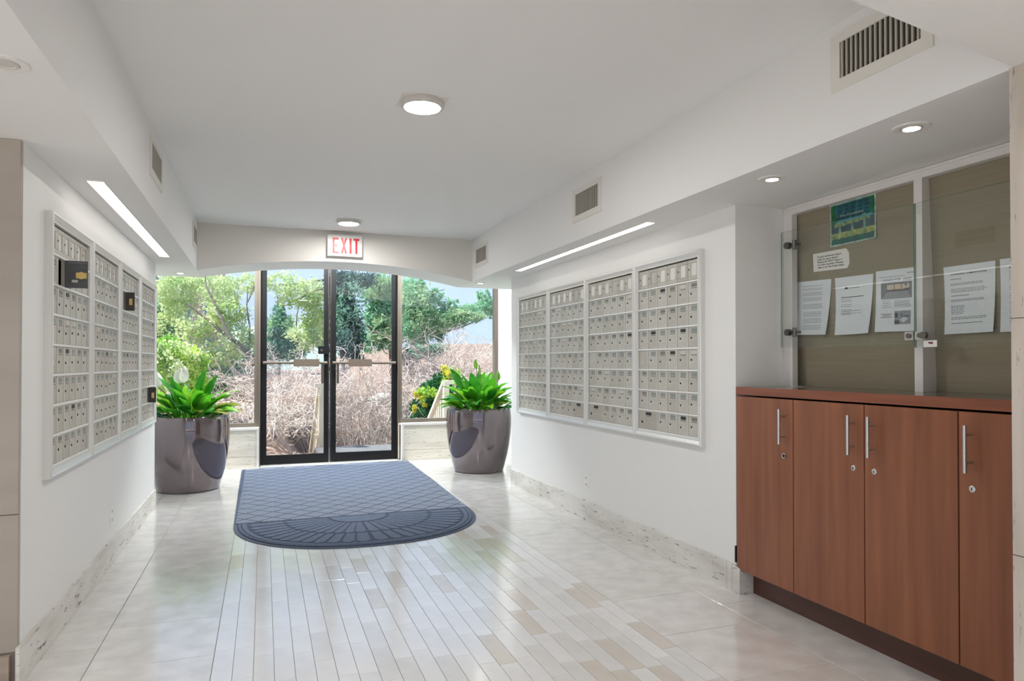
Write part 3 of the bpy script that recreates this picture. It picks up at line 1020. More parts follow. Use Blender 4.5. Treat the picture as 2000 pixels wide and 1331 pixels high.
pic(s3, 'bedroom_photo', ('pho_mid', (.46, .86, .115, .33)), [
    ('printed_bed', 'pho_lt', [(.3, .3), (.55, .12), (.85, .38), (.6, .55)], .0003), ('printed_cabinet', 'pho_dark', R4(.02, .2, .5, .85), .0003),
    ('printed_headboard', 'pho_dark', R4(.55, .9, .55, .62), .0004), ('printed_door', 'pho_dark', R4(.4, .46, .55, .8), .0004), ('printed_rug', 'pho_hill', R4(0, .3, 0, .3), .0002)])
s3.bars('print', para(pr, .17, .38, .49, .39, 4, .006) + para(pr, .46, .86, .49, .39, 6, .006) + [(.13, .40, .28, .010), (.17, .36, .255, .010), (.12, .40, .228, .010)], M['ink'])
s4 = Sheet('notice', [(2.108, 1.608), (1.889, 1.607), (1.893, 1.327), (2.098, 1.324)], M['paper'], 'community notice sheet right of the middle post', 'notice', .010)
s4.text('title', 'THE FOUNTAINS - COMMUNITY NOTICE', .13, .84, .865, .030, M['ink_dark'], .012)
rows = [(.13, .36, .80, .008)] + para(pr, .13, .82, .735, .715, 2, .007) + para(pr, .13, .86, .655, .610, 3, .007) + [(.13, .50, .555, .008)] + para(pr, .13, .86, .495, .475, 2, .007) \
    + para(pr, .13, .40, .405, .290, 6, .008) + para(pr, .13, .86, .235, .212, 2, .008) + [(.13, .76, .15, .008)]
s4.bars('print', rows, M['ink'])
s5 = Sheet('letter', [(1.871, 1.609), (1.655, 1.606), (1.658, 1.326), (1.868, 1.324)], M['paper'], 'white letter half hidden by the pillar, rightmost sheet', 'letter', .008)
s5.bars('heading', [(.16, .26, .862, .016), (.29, .48, .862, .016)], M['ink_red'])
s5.bars('print', para(pr, .16, .86, .82, .12, 26, .008, (5, 6, 10, 14, 17, 21)), M['ink'])
s6 = Sheet('printed_note', [(2.834, 1.773), (2.600, 1.771), (2.600, 1.672), (2.834, 1.680)], M['paper_cream'], 'small note with five bold lines and cut right corners', 'note', 0.0,
           clip=[(0, 0), (.94, 0), (1, .22), (1, .76), (.93, 1), (0, 1)])
for i, (ln, e) in enumerate([("Found someone else's", .80), ('mail in your box?', .70), ('Please do NOT leave it', .82), ('on this counter. Please', .84), ('take it to the front desk.', .87)]):
    s6.text('lettering', ln, .13, e, .74 - i * .145, .135, M['ink_dark'], .014)
# poster
PC = {'teal': (22, 112, 116), 'green': (16, 112, 62), 'navy': (26, 74, 92), 'aqua': (76, 172, 172), 'olive': (150, 174, 116), 'lawn': (188, 200, 116), 'hedge': (24, 104, 92),
      'mist': (140, 186, 172), 'slate': (52, 92, 104), 'pale': (190, 214, 200)}
for k, c in PC.items():
    M['po_' + k] = mat('poster_' + k, srgb(*c), 0.45, col2=srgb(*[int(q * .72) for q in c]), scale=45, detail=6)
po = Sheet('poster', [(2.709, 2.000), (2.431, 2.002), (2.435, 1.790), (2.709, 1.788)], M['po_pale'], 'teal and green picture poster of trees and lawn at the top of the case', 'poster', .003)
def pp(nm, mk, pts, off=.0008):
    m2 = MB()
    po.poly(m2, pts, off)
    return m2.build(nm, M[mk], po.obj)
for i in range(6):
    a, b = .03 + .94 * i / 6, .03 + .94 * (i + 1) / 6
    pp('printed_facade', 'po_teal', [(a, .55), (b, .55), (b, .96), (a, .96)])
    pp('printed_ground', 'po_slate', [(a, .28), (b, .28), (b, .55), (a, .55)])
    pp('printed_lawn', 'po_lawn' if i % 2 else 'po_olive', [(a, .15), (b, .15), (b, .30), (a, .30)], .0009)
    pp('printed_hedge', 'po_hedge', [(a, .035), (b, .035), (b, .15 + .02 * (i % 2)), ((a + b) / 2, .175), (a, .15)], .0010)
for i in range(5):
    for j in range(4):
        pp('printed_window', 'po_navy', R4(.18 + .15 * i, .27 + .15 * i, .60 + .09 * j, .66 + .09 * j), .0011)
pp('printed_tree', 'po_green', [(.03, .50), (.14, .52), (.17, .70), (.10, .85), (.16, .96), (.03, .96)], .0013)
pp('printed_tree', 'po_green', [(.97, .56), (.90, .60), (.86, .75), (.92, .85), (.80, .96), (.97, .96)], .0013)
pp('printed_band', 'po_aqua', [(.05, .52), (.95, .54), (.9, .60), (.2, .57)], .0012)
for k, (cx_, cy_, rx_, ry_) in enumerate([(.22, .46, .13, .11), (.50, .48, .15, .13), (.76, .50, .12, .13)]):
    pp('printed_dome', 'po_olive', [(cx_ + rx_ * math.cos(t * math.pi / 8), cy_ + ry_ * math.sin(t * math.pi / 8) - .02) for t in range(9)], .0013)
    pp('printed_dome', 'po_mist', [(cx_ - .03, .29), (cx_ + .03, .29), (cx_ + .02, cy_ - .02), (cx_ - .02, cy_ - .02)], .0014)
pp('printed_plinth', 'po_navy', [(.14, .60), (.80, .66), (.80, .69), (.14, .64)], .0015)
po.text('lettering', 'The Fountains', .22, .74, .655, .085, M['po_pale'], .006, .0018)

# ------------------------------------------------------------------ exit sign
ex = thing('exit_sign', 'white box sign reading EXIT in red on the bulkhead', 'exit sign', (0.724, YB0 - .004, 2.226))
MB().box(-.158, .158, -.042, 0, 0, .200).build('box', M['exit_white'], ex)
MB().box(-.161, .161, -.046, -.040, -.003, .004).box(-.161, .161, -.046, -.040, .196, .203).box(-.161, -.156, -.046, -.040, .004, .196).box(.156, .161, -.046, -.040, .004, .196).build('rim', M['trim'], ex)
def letters():
    y0, y1 = -.0435, -.042
    z0, z1 = .025, .172
    L = {}
    s = .019
    a = -.115
    m = MB().box(a, a + s, y0, y1, z0, z1).box(a + s, a + .056, y0, y1, z1 - s, z1).box(a + s, a + .044, y0, y1, .090, .090 + s - .003).box(a + s, a + .054, y0, y1, z0, z0 + s - .004)
    L['E'] = m
    a = -.038
    L['X'] = MB().prism([(a, z0), (a + s, z0), (a + .058, z1), (a + .058 - s, z1)], y0, y1, 'y').prism([(a + .058 - s, z0), (a + .058, z0), (a + s, z1), (a, z1)], y0 + .0004, y1, 'y')
    a = .043
    L['I'] = MB().box(a, a + s, y0, y1, z0, z1)
    a = .079
    L['T'] = MB().box(a, a + .056, y0, y1, z1 - s, z1).box(a + .0185, a + .0185 + s, y0, y1, z0, z1 - s)
    return L
for k, m in letters().items():
    m.build('letter', M['exit_red'], ex)

# ------------------------------------------------------------------ lamps, vents, outlets
def disc_lamp(x, y, label, em='white_emit', z=ZC, ring_r=.105):
    t = thing('ceiling_lamp', label, 'ceiling lamp', (x, y, z), 0, 'round surface ceiling lamps')
    MB().lathe([(ring_r, 0), (ring_r - .002, -.024), (ring_r - .006, -.029), (ring_r - .017, -.030), (ring_r - .018, -.024)], 40).build('ring', M['lampring'], t, True)
    MB().lathe([(0.0, -.0275), (ring_r - .018, -.0275)], 40).build('diffuser', M[em], t)
    MB().box(-.11, .11, -.085, .085, -.004, 0).build('back_plate', M['vent'], t)
    return t
disc_lamp(0.716, 3.25, 'round white ceiling lamp in the middle of the corridor')
disc_lamp(0.702, 6.18, 'round white ceiling lamp above the exit sign')

def spot(x, y, label, lit=True, r=.062):
    t = thing('downlight', label, 'downlight', (x, y, ZS), 0, 'recessed downlights in the soffits')
    MB().lathe([(r, 0), (r - .002, -.004), (r - .014, -.006), (r * .6, -.004), (r * .58, -.001)], 36).build('trim_ring', M['trim'], t, True)
    MB().lathe([(r * .58, -.001), (r * .56, -.006), (r * .46, -.007), (r * .42, -.003)], 30).build('inner_ring', M['lampring'], t, True)
    MB().lathe([(0.0, -.0045), (r * .42, -.0035)], 24).build('bulb', M['spot_emit'] if lit else M['lampring'], t)
    return t
spot(2.160, 1.800, 'lit downlight over the cabinets, nearer the pillar')
spot(2.164, 2.515, 'lit downlight over the cabinets, by the wall corner')
spot(-0.683, 2.270, 'unlit downlight at the left edge of the picture', False)
spot(2.112, 6.803, 'small lit downlight above the right planter')
spot(-0.726, 6.979, 'small lit downlight above the left planter')

def strip_light(x0, x1, y0, y1, ym, label, endy=None):
    t = thing('strip_light', label, 'strip light', ((x0 + x1) / 2, y0, ZS), 0, 'linear soffit lights')
    w = (x1 - x0) / 2
    for (a, b) in ((0, ym - y0 - .01), (ym - y0 + .01, y1 - y0)):
        MB().box(-w, w, a, b, -.0025, -.0005).build('diffuser', M['strip_emit'], t)
    MB().box(-w - .004, -w, -.004, y1 - y0 + .004, -.003, 0).box(w, w + .004, -.004, y1 - y0 + .004, -.003, 0).build('trim', M['trim'], t)
    MB().box(-w, w, ym - y0 - .01, ym - y0 + .01, -.0028, 0).build('joint', M['trim'], t)
    MB().box(-w, w, y1 - y0, y1 - y0 + .02, -.004, 0).build('end_cap', M['darksteel'], t)
strip_light(-0.765, -0.697, 3.62, 5.97, 4.76, 'linear light strip over the left mailboxes')
strip_light(2.128, 2.186, 3.55, 5.80, 4.68, 'linear light strip over the right mailboxes')

def vent(x, y0, y1, z0, z1, side, label, nslat=16):
    """side +1: faces -x (right beam); -1: faces +x (left beam)"""
    t = thing('air_vent', label, 'air vent', (x, (y0 + y1) / 2, z0), 0, 'air vents in the beams')
    hw = (y1 - y0) / 2
    h = z1 - z0
    s = -side
    bx = lambda a, b, c, d, e, f_: MB().box(min(s * a, s * b), max(s * a, s * b), c, d, e, f_)
    fw = .042
    fr = MB()
    for q in (bx(0, .008, -hw - fw, hw + fw, -fw, 0), bx(0, .008, -hw - fw, hw + fw, h, h + fw * .8), bx(0, .008, -hw - fw, -hw, 0, h), bx(0, .008, hw, hw + fw, 0, h)):
        fr.add(q.v, q.f)
    fr.build('vent_frame', M['vent'], t)
    bx(.0004, .0012, -hw, hw, 0, h).build('dark_inside', M['dark'], t)
    for i in range(nslat):
        yy = -hw + 2 * hw * (i + .5) / nslat
        bx(.0014, .0075, yy - .0035, yy + .0035, 0, h).build('slat', M['ventslat'], t)
vent(BXR, 1.625, 1.957, 2.252, 2.386, 1, 'large air vent on the right beam, nearest, cut by the lobby beam')
vent(BXR, 3.902, 4.243, 2.205, 2.350, 1, 'air vent on the right beam above the right strip light', 14)
vent(BXR, 6.232, 6.565, 2.200, 2.336, 1, 'air vent on the right beam close to the bulkhead', 14)
vent(BXL, 4.040, 4.400, 2.235, 2.372, -1, 'air vent on the left beam, nearer one', 14)
vent(BXL, 6.340, 6.630, 2.240, 2.372, -1, 'air vent on the left beam close to the bulkhead', 12)

def outlet(x, y, z, side, label):
    t = thing('wall_outlet', label, 'outlet', (x, y, z), 0, 'wall outlets')
    s = -side
    bx = lambda a, b, c, d, e, f_: MB().box(min(s * a, s * b), max(s * a, s * b), c, d, e, f_)
    bx(0, .006, -.038, .038, -.062, .062).build('cover_plate', M['plate'], t)
    for zz in (-.026, .026):
        so = bx(.006, .008, -.017, .017, zz - .015, zz + .015).build('socket', M['plate'], t)
        for yy in (-.007, .007):
            bx(.008, .0085, yy - .002, yy + .002, zz - .006, zz + .008).build('pin_slot', M['slot'], so)
outlet(XR, 4.765, 0.298, 1, 'white wall outlet low on the right wall under the mailboxes')
outlet(XL, 4.685, 0.290, -1, 'white wall outlet low on the left wall under the mailboxes')

for (x, lb) in ((-0.35, 'added unseen fill lamp above the left window'), (0.75, 'added unseen fill lamp above the doors'), (1.95, 'added unseen fill lamp above the right window')):  # cool lamps added unseen behind the arch, to strengthen the daylight there
    disc_lamp(x, 7.95, lb, 'vest_fill_emit', 2.75, .13)
# unseen lobby lamps, added to brighten the near corridor
for (x, y, lb) in ((-3.4, -1.6, 'added lobby fill lamp left of the camera'), (0.2, -1.8, 'added lobby fill lamp right behind the camera'), (-1.6, -3.6, 'added lobby fill lamp near the rear window wall'), (2.2, -3.6, 'added lobby fill lamp in the rear right corner'), (-4.4, 1.2, 'added lobby fill lamp in the side lobby')):
    disc_lamp(x, y, lb, 'lobby_fill_emit', 2.62, .13)

# ------------------------------------------------------------------ entrance mat
def mat_material(ax):
    m = bpy.data.materials.new('blue_grey_entrance_mat_' + ax)
    m.use_nodes = True
    nt = m.node_tree
    b = nt.nodes['Principled BSDF']
    b.inputs['Roughness'].default_value = 0.85
    b.inputs['Sheen Weight'].default_value = 0.3
    t = nt.nodes.new('ShaderNodeTexCoord')
    mp = nt.nodes.new('ShaderNodeMapping')
    mp.inputs['Rotation'].default_value = (0, 0, math.radians(45))
    nt.links.new(t.outputs['Object'], mp.inputs[0])
    mx = nt.nodes.new('ShaderNodeTexWave')
    mx.bands_direction = ax
    mx.inputs['Scale'].default_value = 10.8
    nt.links.new(mp.outputs[0], mx.inputs[0])
    nz = nt.nodes.new('ShaderNodeTexNoise')
    nz.inputs['Scale'].default_value = 90
    nt.links.new(t.outputs['Object'], nz.inputs[0])
    ad = nt.nodes.new('ShaderNodeMath')
    ad.operation = 'MULTIPLY_ADD'
    ad.inputs[1].default_value = 0.5
    nt.links.new(mx.outputs['Fac'], ad.inputs[0])
    nt.links.new(nz.outputs[0], ad.inputs[2])
    r = nt.nodes.new('ShaderNodeValToRGB')
    r.color_ramp.elements[0].position = 0.3
    r.color_ramp.elements[0].color = srgb(60, 71, 92)
    r.color_ramp.elements[1].position = 1.0
    r.color_ramp.elements[1].color = srgb(104, 117, 140)
    nt.links.new(ad.outputs[0], r.inputs[0])
    nt.links.new(r.outputs[0], b.inputs['Base Color'])
    bp = nt.nodes.new('ShaderNodeBump')
    bp.inputs['Strength'].default_value = 0.5
    bp.inputs['Distance'].default_value = 0.004
    nt.links.new(ad.outputs[0], bp.inputs['Height'])
    nt.links.new(bp.outputs[0], b.inputs['Normal'])
    return m
M['mat_blue0'], M['mat_blue1'] = mat_material('X'), mat_material('Y')
M['mat_rib'] = mat('mat_rib_blue_grey', srgb(88, 101, 124), 0.85, col2=srgb(76, 88, 110), scale=60, bump=0.3, bscale=120)
M['mat_edge'] = mat('mat_rubber_edge', srgb(66, 77, 98), 0.7)
M['mat_groove'] = mat('mat_groove', srgb(58, 68, 87), 0.9)
MCX, MCY = 0.70, 5.48
def fan(ang, k=1.0):
    """outline of the rounded end, ang from pi (left) to 2 pi (right)"""
    c, s = math.cos(ang), math.sin(ang)
    e = 2 / 2.25
    return (MCX + k * 0.905 * math.copysign(abs(c) ** e, c), MCY + k * 0.925 * math.copysign(abs(s) ** e, s))
left_edge = [(-0.228, 8.33), (-0.222, 7.4), (-0.214, 6.4)]
right_edge = [(1.612, 5.9), (1.640, 6.8), (1.672, 8.44)]
outline = left_edge + [fan(math.pi + math.pi * i / 40) for i in range(41)] + right_edge
cen = Vector((MCX, 6.5))
def inset(poly, d):
    out = []
    n = len(poly)
    for i in range(n):
        a, b, c = Vector(poly[i - 1]), Vector(poly[i]), Vector(poly[(i + 1) % n])
        t1 = (b - a).normalized()
        t2 = (c - b).normalized()
        nn = Vector((-(t1 + t2).y, (t1 + t2).x)).normalized()
        out.append(tuple(b + nn * d))
    return out
mt = thing('entrance_mat', 'blue grey entrance mat with a rounded fan-patterned end', 'door mat', (MCX, MCY, 0.0006))
O2 = lambda pts: [(x - MCX, y - MCY) for x, y in pts]
MB().prism(O2(outline), 0, .005).build('rubber_edge', M['mat_edge'], mt)
inner = inset(outline, .026)
MB().prism(O2(inner), .005, .0085).build('base', M['mat_groove'], mt)
# raised squares set on the diagonal, ribs turned every other square
def in_mat(x, y):
    xl = -0.19
    xr = 1.592 + (y - 5.5) * .026
    return xl < x < xr and 5.50 < y < 8.27 + (x + .2) * .055
def clip_poly(poly, inside, cross):
    out = []
    for i in range(len(poly)):
        a_, b_ = poly[i - 1], poly[i]
        if inside(b_):
            if not inside(a_):
                out.append(cross(a_, b_))
            out.append(b_)
        elif inside(a_):
            out.append(cross(a_, b_))
    return out
def half(nx_, ny_, c_):
    f_ = lambda p: p[0] * nx_ + p[1] * ny_ - c_
    return (lambda p: f_(p) <= 0, lambda a_, b_: tuple(a_[k] + (b_[k] - a_[k]) * f_(a_) / (f_(a_) - f_(b_)) for k in (0, 1)))
HP = [half(-1, 0, .19), half(1, -.026, 1.592 - 5.5 * .026), half(0, -1, -5.50), half(-.055, 1, 8.27 + .2 * .055)]
sq = .1475
mm_ = [None, None]
for i in range(-40, 80):
    for j in range(-40, 80):
        u0, v0 = i * sq, j * sq
        gp = .0045
        P_ = [(u0 + gp, v0 + gp), (u0 + sq - gp, v0 + gp), (u0 + sq - gp, v0 + sq - gp), (u0 + gp, v0 + sq - gp)]
        P_ = [((a_ - b_) * .70710678 + .7, (a_ + b_) * .70710678) for a_, b_ in P_]
        if max(p[1] for p in P_) < 5.5 or min(p[1] for p in P_) > 8.4 or max(p[0] for p in P_) < -.2 or min(p[0] for p in P_) > 1.7:
            continue
        for hp in HP:
            P_ = clip_poly(P_, *hp)
            if len(P_) < 3:
                break
        if len(P_) < 3:
            continue
        MB().prism(O2(P_), .0085, .0112).build('woven_square', M['mat_blue%d' % ((i + j) % 2)], mt)
# raised border rings and sunburst ribs
def ring(k0, k1, n=40):
    pts = [fan(math.pi + math.pi * i / n, k0) for i in range(n + 1)]
    pts2 = [fan(math.pi + math.pi * i / n, k1) for i in range(n + 1)]
    mb = MB()
    for i in range(n):
        a, b, c, d = [(p[0] - MCX, p[1] - MCY) for p in (pts[i], pts[i + 1], pts2[i + 1], pts2[i])]
        mb.add([(*a, .0118), (*b, .0118), (*c, .0118), (*d, .0118), (*a, .0085), (*b, .0085), (*c, .0085), (*d, .0085)],
               [(0, 1, 2, 3), (0, 4, 5, 1), (3, 2, 6, 7)])
    return mb
ring(.900, .935).build('border_ring', M['mat_rib'], mt)
ring(.945, .962).build('border_ring', M['mat_rib'], mt)
def wedge(a0, a1, k0, k1, lobe):
    g_ = .012
    p = []
    da = (a1 - a0)
    for (a, k) in ((a0 + g_, k0), (a1 - g_, k0)):
        p.append(fan(a, k))
    for q in range(5):
        a = a1 - g_ - (da - 2 * g_) * q / 4
        p.append(fan(a, k1 + lobe * math.sin(math.pi * q / 4)))
    return MB().prism([(x - MCX, y - MCY) for x, y in p], .0085, .0118)
for (n, k0, k1, lobe) in ((26, .62, .855, .03), (22, .26, .58, .025)):
    for i in range(n):
        wedge(math.pi + .02 + (math.pi - .04) * i / n, math.pi + .02 + (math.pi - .04) * (i + 1) / n, k0, k1, lobe).build('fan_rib', M['mat_rib'], mt)
MB().prism([(x - MCX, y - MCY) for x, y in [fan(math.pi + math.pi * i / 16, .235) for i in range(17)]], .0085, .0118).build('fan_centre', M['mat_rib'], mt)

# ------------------------------------------------------------------ planters with peace lilies
def planter(x, y, label):
    t = thing('planter', label, 'planter', (x, y, 0), 0, 'large glossy planters by the entrance')
    out = [(0.0, .0), (.262, 0), (.276, .008), (.300, .09), (.325, .19), (.345, .30), (.360, .42), (.367, .53), (.367, .60), (.362, .67), (.358, .703), (.354, .707), (.346, .707), (.342, .700), (.346, .64), (.35, .58)]
    MB().lathe(out, 72).build('pot', M['pot'], t, True)
    MB().lathe([(0, .625), (.2, .622), (.348, .610)], 40).build('soil', M['soil'], t, True)
    return t
PR, PL = (2.283, 7.41), (-0.674, 7.25)
planter(PL[0], PL[1], 'glossy plum-grey planter at the left of the doors')
planter(PR[0], PR[1], 'glossy plum-grey planter at the right of the doors')

LM = [leaf_mat('lily_leaf_%d' % i, srgb(*a), srgb(*b), .38, .3, 9) for i, (a, b) in enumerate([
    ((72, 158, 36), (108, 190, 48)), ((44, 124, 40), (72, 158, 44)), ((136, 204, 48), (166, 220, 70)), ((150, 164, 70), (196, 180, 96))])]


def lily_leaf(length, width, droop, m, fold, rise):
    """stalk and blade leaving the origin towards +x, rising at angle rise and bending down by droop"""
    n = 11
    pts = []
    a = rise
    p = Vector((0, 0, 0))
    for i in range(n + 1):
        pts.append((p.copy(), a))
        a -= droop / n * (.35 if i < 5 else 1.4)
        p += Vector((math.cos(a), 0, math.sin(a))) * (length / n)
    v, f = [], []
    for i, (p, a) in enumerate(pts):
        q = (i - 4) / (n - 4)
        w = .005 if q <= 0 else max(.004, width * (math.sin(math.pi * min(.98, q ** .7)) ** .75))
        if i == n:
            w = .001
        nrm = Vector((-math.sin(a), 0, math.cos(a)))
        for k in (-1, -.55, 0, .55, 1):
            wav = .005 * math.sin(i * 1.7 + k * 2) if w > .02 else 0
            v.append(p + Vector((0, k * w, 0)) + nrm * (abs(k) * w * fold + wav))
    for i in range(n):
        for k in range(4):
            f.append((i * 5 + k, i * 5 + k + 1, i * 5 + 6 + k, i * 5 + 5 + k))
    return MB().add(v, f).mesh('leaf', m, True)


lr = random.Random(21)
# three tiers: upright centre leaves, middle, outer leaning leaves
leaf_tier = []
for (r0, r1, d0, d1, l0, l1) in ((1.30, 1.48, .25, .8, .42, .54), (.95, 1.25, .5, 1.1, .38, .48), (.62, .9, .5, 1.2, .32, .42)):
    leaf_tier.append([lily_leaf(lr.uniform(l0, l1), lr.uniform(.040, .058), lr.uniform(d0, d1), LM[j], lr.uniform(.12, .32), lr.uniform(r0, r1)) for j in (0, 1, 2, 0, 1, 0, 3 if r0 < .7 else 0, 2)])


def spathe_mesh(m):
    mb = MB()
    v, f = [], []
    n, k = 8, 6
    for i in range(n + 1):
        t = i / n
        w = .052 * (math.sin(math.pi * min(.999, t ** .7)) ** .8) + (.002 if i < n else 0)
        for j in range(k + 1):
            s = -1 + 2 * j / k
            v.append((w * s, .03 * s * s * (1 - .3 * t) - .012 + .02 * t * t, .16 * t))
    for i in range(n):
        for j in range(k):
            a = i * (k + 1) + j
            f.append((a, a + 1, a + k + 2, a + k + 1))
    return MB().add(v, f).mesh('spathe', m, True)


sp_white, sp_green = spathe_mesh(M['spathe']), spathe_mesh(M['spathe_green'])


def lily(x, y, label, n, flowers, seed, tall=1.0):
    r = random.Random(seed)
    t = thing('peace_lily', label, 'plant', (x, y, .615), 0, 'peace lilies in the planters')
    for i in range(n):
        q = (i + .5) / n
        az = i * 2.39996 + r.uniform(-.3, .3)
        rad = .015 + .135 * q
        tier = leaf_tier[0 if q < .22 else (1 if q < .6 else 2)]
        o = link('leaf', tier[r.randrange(len(tier))], t, (rad * math.cos(az), rad * math.sin(az), r.uniform(0, .03)))
        o.rotation_euler = (Matrix.Rotation(az, 3, 'Z') @ Matrix.Rotation(r.uniform(-.12, .12), 3, 'Y') @ Matrix.Rotation(r.uniform(-.4, .4), 3, 'X')).to_euler()
        sc_ = r.uniform(.85, 1.12) * tall
        o.scale = (sc_, sc_ * r.uniform(.9, 1.2), sc_)
    for (dx, dy, h, ang, green) in flowers:
        fo = MB().tube([(0, 0, -.02), (dx * .3, dy * .3, h * .5), (dx, dy, h)], [.005, .004, .0035], 6).build('flower_stalk', M['stem'], t, True)
        s_ = link('spathe', sp_green if green else sp_white, fo, (dx, dy, h - .005))
        s_.rotation_euler = (r.uniform(-.1, .1), r.uniform(-.15, .15), ang)
        if green:
            s_.scale = (.55, .55, .72)
        MB().tube([(dx, dy, h), (dx, dy - .004, h + .06)], [.006, .004], 8).build('spadix', M['stem'] if green else M['paper_cream'], fo, True)
    return t
lily(PL[0], PL[1], 'green peace lily with white flowers in the left planter', 78, [(-.09, .02, .40, .2, False), (-.05, -.03, .41, -.5, False), (-.27, .05, .36, .4, False)], 4)
lily(PR[0], PR[1], 'green peace lily with green buds in the right planter', 84, [(-.03, .0, .53, .3, True), (.01, -.02, .46, 1.0, True), (.22, -.05, .40, .2, True), (.18, .0, .38, 1.2, True)], 9, 1.1)

# ------------------------------------------------------------------ outside
NR = np.random.default_rng(12)


def np_obj(name, verts, faces, m, parent=None, smooth=False, origin=None):
    verts = np.asarray(verts, dtype=np.float32).reshape(-1, 3)
    faces = np.asarray(faces, dtype=np.int32)
    if origin is not None:
        verts = verts - np.asarray(origin, dtype=np.float32)
    k = faces.shape[1]
    me = bpy.data.meshes.new(name)
    me.vertices.add(len(verts))
    me.vertices.foreach_set('co', verts.ravel())
    me.loops.add(faces.size)
    me.loops.foreach_set('vertex_index', faces.ravel())
    me.polygons.add(len(faces))
    me.polygons.foreach_set('loop_start', np.arange(0, faces.size, k, dtype=np.int32))
    me.update(calc_edges=True)
    me.materials.append(m)
    if smooth:
        me.shade_smooth()
    return link(name, me, parent)


def ground_h(x, y):
    x = np.asarray(x, dtype=float)
    y = np.asarray(y, dtype=float)
    sm = lambda a, b, t: np.clip((t - a) / (b - a), 0, 1) ** 2 * (3 - 2 * np.clip((t - a) / (b - a), 0, 1))
    left = -0.30 + 0.80 * sm(9.2, 13.0, y)
    mid = -0.85 * sm(10.2, 11.8, y) - 0.06
    right = -0.25 + 0.35 * sm(10, 15, y)
    wl = sm(0.2, 0.75, x)
    wr = sm(2.6, 3.3, x)
    h = left * (1 - wl) + mid * wl * (1 - wr) + right * wr
    far_ = sm(13.5, 19, y)
    fh = 0.25 + 0.25 * sm(19, 26, y) + 1.7 * sm(24, 33, y) * sm(4.5, 8, x)
    h = h * (1 - far_) + fh * far_
    return h + 0.05 * np.sin(x * 3.1 + y * 1.7) * np.sin(y * 2.3 - x)


M['litter'] = mat('leaf_litter_ground', srgb(152, 131, 121), 0.95, col2=srgb(112, 93, 84), scale=9, detail=10, bump=0.5, bscale=30)
M['litter_leaf'] = mat('dry_leaf', srgb(224, 206, 192), 0.8, col2=srgb(186, 160, 144), scale=3)
M['concrete'] = mat('pale_concrete', srgb(196, 194, 190), 0.85, col2=srgb(178, 176, 172), scale=6)
M['asphalt'] = mat('dark_landing', srgb(104, 104, 108), 0.9, col2=srgb(90, 90, 94), scale=20)
M['rail_wood'] = mat('pale_painted_wood', srgb(228, 220, 204), 0.7, col2=srgb(206, 196, 176), scale=5, stretch=(1, 1, .3))
M['twig'] = mat('pale_pinkish_twig', srgb(240, 228, 220), 0.8, col2=srgb(206, 184, 174), scale=4)
M['twig2'] = mat('grey_twig', srgb(236, 229, 222), 0.8, col2=srgb(194, 180, 172), scale=4)
M['bark'] = mat('grey_brown_bark', srgb(128, 118, 108), 0.9, col2=srgb(92, 84, 78), scale=6)
M['bark_pale'] = mat('pale_bark', srgb(168, 160, 150), 0.9, col2=srgb(132, 124, 116), scale=6)
M['rock'] = mat('pale_boulder', srgb(216, 212, 204), 0.9, col2=srgb(178, 172, 164), scale=5, bump=0.4, bscale=12)
FOL = {'yellow': ((218, 230, 178), (184, 208, 146)), 'mint': ((176, 206, 158), (138, 178, 138)), 'teal': ((144, 186, 164), (104, 152, 134)), 'dark': ((84, 122, 116), (58, 94, 94)),
       'pine': ((166, 212, 174), (116, 180, 144)), 'bright': ((206, 230, 110), (150, 200, 84)), 'gold': ((236, 226, 90), (196, 200, 70)), 'ivy': ((64, 130, 78), (34, 88, 60))}
for k, (a, b) in FOL.items():
    M['fol_' + k] = leaf_mat('foliage_' + k, srgb(*a), srgb(*b), .4, .6, 2.5)

gx, gy = np.meshgrid(np.linspace(-30, 40, 141), np.concatenate([np.linspace(8.76, 20, 60), np.linspace(20.6, 75, 40)]), indexing='ij')
gv = np.stack([gx, gy, ground_h(gx, gy)], -1).reshape(-1, 3)
nx, ny = gx.shape
ii, jj = np.meshgrid(np.arange(nx - 1), np.arange(ny - 1), indexing='ij')
a = (ii * ny + jj).ravel()
gr_o = np_obj('ground', gv, np.stack([a, a + ny, a + ny + 1, a + 1], -1), M['litter'], None, True)
tag(gr_o, 'leaf-covered garden ground outside the entrance', 'ground', None, 'structure')
tag(MB().box(-60, 60, -70, 8.75, -0.40, -0.30).build('ground_behind', M['concrete']), 'paved ground around the building', 'ground', None, 'structure')

# scattered dry leaves
n = 9000
lx = NR.uniform(-4, 6, n)
ly = NR.uniform(9.3, 19, n)
keep = ~((lx > 0.7) & (lx < 2.7) & (ly < 13.5))
lx, ly = lx[keep], ly[keep]
n = len(lx)
lc = np.stack([lx, ly, ground_h(lx, ly) + .02], -1)
d1_ = NR.normal(size=(n, 3)) * (1, 1, .5)
d1_ /= np.linalg.norm(d1_, axis=1)[:, None]
d2_ = np.cross(d1_, NR.normal(size=(n, 3)) * .4 + (0, 0, 1))
d2_ /= np.linalg.norm(d2_, axis=1)[:, None]
s_ = NR.uniform(.03, .06, n)[:, None]
lv = np.stack([lc + d1_ * s_, lc + d2_ * s_ * .5, lc - d1_ * s_, lc - d2_ * s_ * .5], 1)
tag(np_obj('dry_leaves', lv, np.arange(4 * n).reshape(-1, 4), M['litter_leaf']), 'dry pale leaves scattered over the bank outside', 'leaves', None, 'stuff')

# landing, steps and wooden railings
ld = struct('landing', MB().box(0.70, 2.70, YF + .15, 10.35, -0.35, -0.012), M['asphalt'], 'dark landing outside the doors', 'landing')
for k in range(5):
    MB().box(0.74, 2.66, 10.35 + .27 * k, 10.35 + .27 * (k + 1), -1.2, -.012 - .165 * (k + 1)).build('step', M['concrete'], ld)


